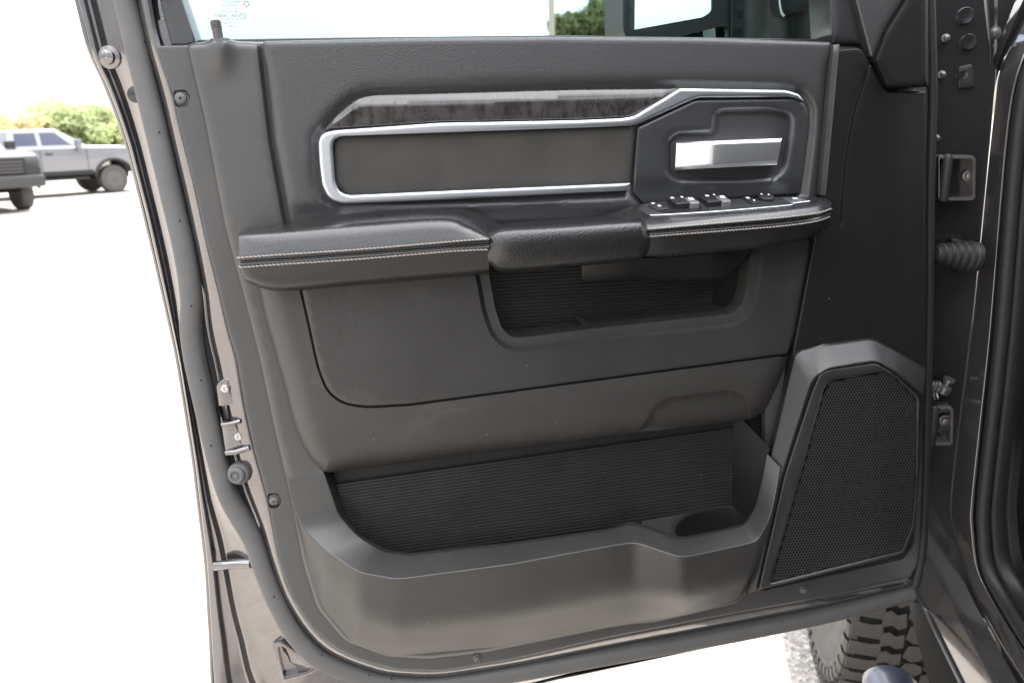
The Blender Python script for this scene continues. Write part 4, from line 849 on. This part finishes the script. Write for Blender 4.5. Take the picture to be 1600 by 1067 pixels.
# ------------------------------------------------------------------ background: parked pickups, trees, pole
PAINT = {}
def pickup(label, px, py, wheel_xy, rz, paint, name='parked_pickup', group='pickups parked across the lot'):
    d = ray(px, py); t = -CAMZ/d.z; p = CAM+d*t
    R = Matrix.Rotation(rz, 3, 'Z'); c = p-R @ Vector((*wheel_xy, 0))
    t = thing(name, label, 'pickup', (c.x, c.y, 0), rz, group)
    WBX = 1.86
    def arch(cx, r, z0): return [(cx+r*cos(a), .43+r*sin(a)) for a in np.linspace(pi-.32, .32, 11)]
    sil = [(-2.98, .72), (-2.98, 1.33), (-1.0, 1.34), (-.94, 1.41), (1.2, 1.42), (1.9, 1.41), (2.55, 1.36), (2.76, 1.26), (2.82, 1.1), (2.82, .8), (2.5, .62)]
    sil += [(x, z) for x, z in reversed(arch(WBX, .56, 0))]+[(1.2, .6), (-1.2, .6)]+[(x, z) for x, z in reversed(arch(-WBX, .56, 0))]
    bm = bmesh.new(); A = [bm.verts.new((x, -.99, z)) for x, z in sil]; B = [bm.verts.new((x, .99, z)) for x, z in sil]
    n = len(sil)
    for i in range(n): bm.faces.new((A[i], A[(i+1) % n], B[(i+1) % n], B[i]))
    bm.faces.new(A); bm.faces.new(B[::-1]); bmesh.ops.recalc_face_normals(bm, faces=bm.faces)
    ed = [e for e in bm.edges if abs(e.verts[0].co.y-e.verts[1].co.y) < .01]
    bmesh.ops.bevel(bm, geom=ed, offset=.10, segments=3, affect='EDGES', profile=.6, clamp_overlap=True)
    me = bpy.data.meshes.new('body'); bm.to_mesh(me); bm.free(); me.polygons.foreach_set('use_smooth', [True]*len(me.polygons)); me.set_sharp_from_angle(angle=radians(35))
    body = link('body', me, paint, t)
    lo = [(-.95, -.94, 1.38), (1.28, -.94, 1.38), (1.28, .94, 1.38), (-.95, .94, 1.38)]; hi = [(-.86, -.76, 1.90), (.42, -.76, 1.92), (.42, .76, 1.92), (-.86, .76, 1.90)]
    bm = bmesh.new(); v = [bm.verts.new(q) for q in lo+hi]
    for f in [(0, 1, 5, 4), (1, 2, 6, 5), (2, 3, 7, 6), (3, 0, 4, 7), (4, 5, 6, 7)]: bm.faces.new([v[i] for i in f])
    bmesh.ops.bevel(bm, geom=[e for e in bm.edges if max(q.co.z for q in e.verts) > 1.8], offset=.07, segments=3, affect='EDGES', profile=.6)
    bmesh.ops.recalc_face_normals(bm, faces=bm.faces)
    me = bpy.data.meshes.new('cab'); bm.to_mesh(me); bm.free(); me.polygons.foreach_set('use_smooth', [True]*len(me.polygons)); me.set_sharp_from_angle(angle=radians(35))
    cab = link('cab', me, paint, t)
    def sy(z): return .94-(z-1.38)/.53*.18
    for s in (-1, 1):
        for q in ([(.74, 1.46), (.38, 1.82), (-.04, 1.82), (-.05, 1.46)], [(-.16, 1.46), (-.15, 1.82), (-.70, 1.81), (-.76, 1.46)]):
            vs = [(x, s*(sy(z)+.006), z) for x, z in q]+[(x, s*(sy(z)-.03), z) for x, z in q]
            mesh('window', vs, [(0, 1, 2, 3), (0, 4, 5, 1), (1, 5, 6, 2), (2, 6, 7, 3), (3, 7, 4, 0)], M['vglass'], cab, 20)
        box('wing_mirror', (.86, s*1.12, 1.47), (.14, .24, .3), paint, t, .04)
        box('headlight', (2.74, s*.78, 1.10), (.16, .34, .22), M['lamp'], t, .03)
        box('side_step', (0, s*.96, .5), (2.2, .16, .07), M['black'], t, .02)
        for xx in (.02, -1.1): box('door_handle', (xx+.05, s*1.0, 1.22), (.2, .03, .04), M['black'], t, .01)
        for xx in (1.12, -.16, -1.15): box('door_seam', (xx, s*.988, 1.0), (.014, .012, .7), M['gap'], t, 0)
    vs = [(1.235, -.8, 1.43), (1.235, .8, 1.43), (.5, .68, 1.85), (.5, -.68, 1.85)]; vs += [(x-.03, y, z-.03) for x, y, z in vs]
    mesh('windscreen', vs, [(0, 1, 2, 3), (0, 4, 5, 1), (1, 5, 6, 2), (2, 6, 7, 3), (3, 7, 4, 0)], M['vglass'], cab, 20)
    g = box('grille', (2.80, 0, 1.04), (.1, 1.26, .42), M['black'], t, .03)
    for i in range(4): box('grille_bar', (2.856, 0, .92+i*.075), (.02, 1.1, .02), M['dsteel'], g, .005)
    box('bumper', (2.86, 0, .70), (.26, 1.92, .27), M['vbump'], t, .06); box('rear_bumper', (-3.03, 0, .66), (.16, 1.9, .22), M['vbump'], t, .04)
    for s in (-1, 1): box('sill_cladding', (0, s*.975, .66), (2.5, .06, .14), M['black'], t, .02)
    box('chassis', (0, 0, .55), (5.0, 1.1, .2), M['gap'], t, .02)
    for sx in (-1, 1):
        for s in (-1, 1):
            sweep('fender_flare', [Vector((sx*WBX+.58*cos(a), s*.995, .43+.58*sin(a))) for a in np.linspace(.12, pi-.12, 15)], .045, M['black'], t, seg=6)
            w = lathe('wheel', [(.0, -.02), (.06, .0), (.07, -.01), (.10, -.035), (.21, -.02), (.25, .0), (.27, .0), (.285, .012), (.36, .02), (.405, .0), (.42, -.04), (.42, -.24), (.40, -.27), (.27, -.28)], M['tyre'], t, (sx*WBX, s*.93, .42), (0, s, 0), 32)
            lathe('rim', [(0, .02), (.05, .02), (.06, .004), (.10, -.012), (.2, .002), (.262, .012), (.268, .004)], M['vrim'], w, (sx*WBX, s*.93, .42), (0, s, 0), 28)
    return t
M['vglass'] = mat('dark_vehicle_glass', (.03, .035, .06), .05, spec=.8)
M['lamp'] = mat('smoked_headlamp', (.04, .04, .042), .12, spec=.8); M['vbump'] = mat('grey_bumper_steel', (.03, .03, .031), .4, var=.1)
M['vrim'] = mat('cast_grey_rim', (.10, .098, .1), .45, metal=.5)
pickup('silver grey pickup parked side-on with dark windows and a knobbly front wheel', 181, 301, (1.86, -.85), radians(50), mat('silver_grey_paint', (.17, .17, .185), .25, metal=.3, coat=.7))
pickup('dark grey pickup cut off by the left edge, black grille towards the lot', 41, 327, (1.86, .85), radians(-38), mat('dark_grey_paint', (.012, .012, .013), .3, coat=.25))
pickup('white pickup with blue-tinted windows, half hidden behind the silver pickup', 40, 275, (.3, -.85), radians(16), mat('white_paint', (.7, .7, .7), .3, coat=.5))

def leafmat(name, c, c2):
    m = bpy.data.materials.new(name); m.use_nodes = True; n = m.node_tree.nodes; l = m.node_tree.links.new; n.remove(n['Principled BSDF'])
    t = n.new('ShaderNodeTexCoord'); a = n.new('ShaderNodeTexNoise'); a.inputs['Scale'].default_value = .9; l(t.outputs['Object'], a.inputs['Vector'])
    r = n.new('ShaderNodeValToRGB'); r.color_ramp.elements[0].position = .35; r.color_ramp.elements[1].position = .65
    r.color_ramp.elements[0].color = (*c, 1); r.color_ramp.elements[1].color = (*c2, 1); l(a.outputs['Fac'], r.inputs[0])
    d = n.new('ShaderNodeBsdfDiffuse'); q = n.new('ShaderNodeBsdfTranslucent'); x = n.new('ShaderNodeMixShader'); x.inputs[0].default_value = .5
    l(r.outputs[0], d.inputs[0]); l(r.outputs[0], q.inputs[0]); l(d.outputs[0], x.inputs[1]); l(q.outputs[0], x.inputs[2]); l(x.outputs[0], n['Material Output'].inputs[0]); return m
M['bark'] = mat('grey_brown_bark', (.12, .095, .075), .9, var=.3, vs=6)
def tree(label, loc, h, wd, lm, group=None, n=5200, name='tree', th=.35, seed=1, ls=.3):
    r = np.random.default_rng(seed); t = thing(name, label, 'tree', loc, 0, group)
    hs = h*th; vs, fs = tube([(0, 0, -.1), (.1, .05, hs*.5), (.0, .1, hs), (.1, 0, h*.7)], [.05*h**.7, .04*h**.7, .032*h**.7, .01], 8)
    for k in range(7):
        a = k*2*pi/7+r.uniform(-.3, .3); e = Vector((cos(a)*wd*.36, sin(a)*wd*.36, h*r.uniform(.5, .82))); b = Vector((0, .06, hs*r.uniform(.7, 1.1)))
        v, f = tube([b, b.lerp(e, .5)+Vector((0, 0, -.15)), e], [.018*h**.7, .012*h**.7, .006], 6); o = len(vs); vs += v; fs += [tuple(i+o for i in g) for g in f]
    mesh('trunk', vs, fs, M['bark'], t, 60)
    nc = 26; C = []
    while len(C) < nc:
        p = r.uniform(-1, 1, 3); q = np.hypot(*p[:2])
        if .25 < np.sqrt((p**2).sum()) < 1: C.append((p[0]*wd*.44, p[1]*wd*.44, h*(.52+.38*p[2]), r.uniform(.14, .24)*wd))
    vs = np.empty((n*4, 3)); 
    ci = r.integers(0, nc, n); C = np.array(C); dv = r.normal(size=(n, 3)); dv /= np.linalg.norm(dv, axis=1)[:, None]
    ct = C[ci, :3]+dv*(C[ci, 3]*r.uniform(.35, 1.05, n)**.6)[:, None]*np.array([1, 1, .8])
    u = r.normal(size=(n, 3)); u /= np.linalg.norm(u, axis=1)[:, None]; v = np.cross(u, dv); v /= np.linalg.norm(v, axis=1)[:, None]+1e-6
    s = (ls*r.uniform(.5, 1.2, n))[:, None]
    vs[0::4] = ct-u*s*.5; vs[1::4] = ct+v*s*.28; vs[2::4] = ct+u*s*.5; vs[3::4] = ct-v*s*.28
    me = bpy.data.meshes.new('crown'); me.from_pydata(vs.tolist(), [], [(4*i, 4*i+1, 4*i+2, 4*i+3) for i in range(n)]); link('crown', me, lm, t); return t
LG = leafmat('yellow_green_leaves', (.4, .44, .22), (.52, .54, .3)); LO = leafmat('ochre_leaves', (.5, .46, .25), (.52, .42, .26)); LM = leafmat('fresh_green_leaves', (.33, .39, .2), (.44, .49, .28)); LD = leafmat('mid_green_leaves', (.06, .085, .04), (.11, .13, .065))
def at(px, dist): d = ray(px, 215); s = dist/d.y; return (d.x*s, dist, 0)
for i, (px, ds, h, wd, lm, lb, sd_) in enumerate([
    (-40, 62, 3.8, 6.5, LG, 'pale green bushy tree at the far left edge', 3), (30, 58, 3.5, 6.2, LO, 'ochre-tinted low tree behind the white pickup', 5), (70, 66, 3.7, 5.5, LG, 'yellow-green tree behind the cab of the silver pickup', 7),
    (112, 60, 4.2, 6.0, LM, 'tallest green tree behind the silver pickup', 11), (165, 63, 3.7, 6.5, LG, 'yellow-green spreading tree over the bonnet of the silver pickup', 13), (225, 64, 3.5, 6.5, LG, 'pale tree half hidden by the door edge', 17)]):
    tree(lb, at(px, ds), h, wd, lm, 'trees along the lot edge', 5200, 'broadleaf_tree', .25, sd_, .5)
tree('dark green bushy tree seen through the door window', (at(935, 46)[0], 46, 0), 9.7, 5.0, LD, None, 11000, 'broadleaf_tree', .3, 23, .42)
pc = at(864, 40)
pole = thing('utility_pole', 'pale wooden utility pole seen through the door window', 'utility pole', (pc[0], 40, 0), 0)
lathe('shaft', [(.17, -.1), (.16, 3), (.145, 7), (.12, 10.5), (0, 10.5)], mat('weathered_pole_wood', (.24, .21, .17), .85, var=.25, vs=4, streak=(6, 6, .5)), pole, (0, 0, 0), (0, 0, 1), 16)
box('crossarm', (0, -.15, 9.7), (2.4, .1, .12), M['bark'], pole, .01)
for s in (-1, -.5, .5, 1): lathe('insulator', [(.04, 0), (.06, .03), (.04, .06), (.055, .09), (.02, .13), (0, .13)], M['white'], pole, (s*1.05, -.15, 9.76), (0, 0, 1), 10)
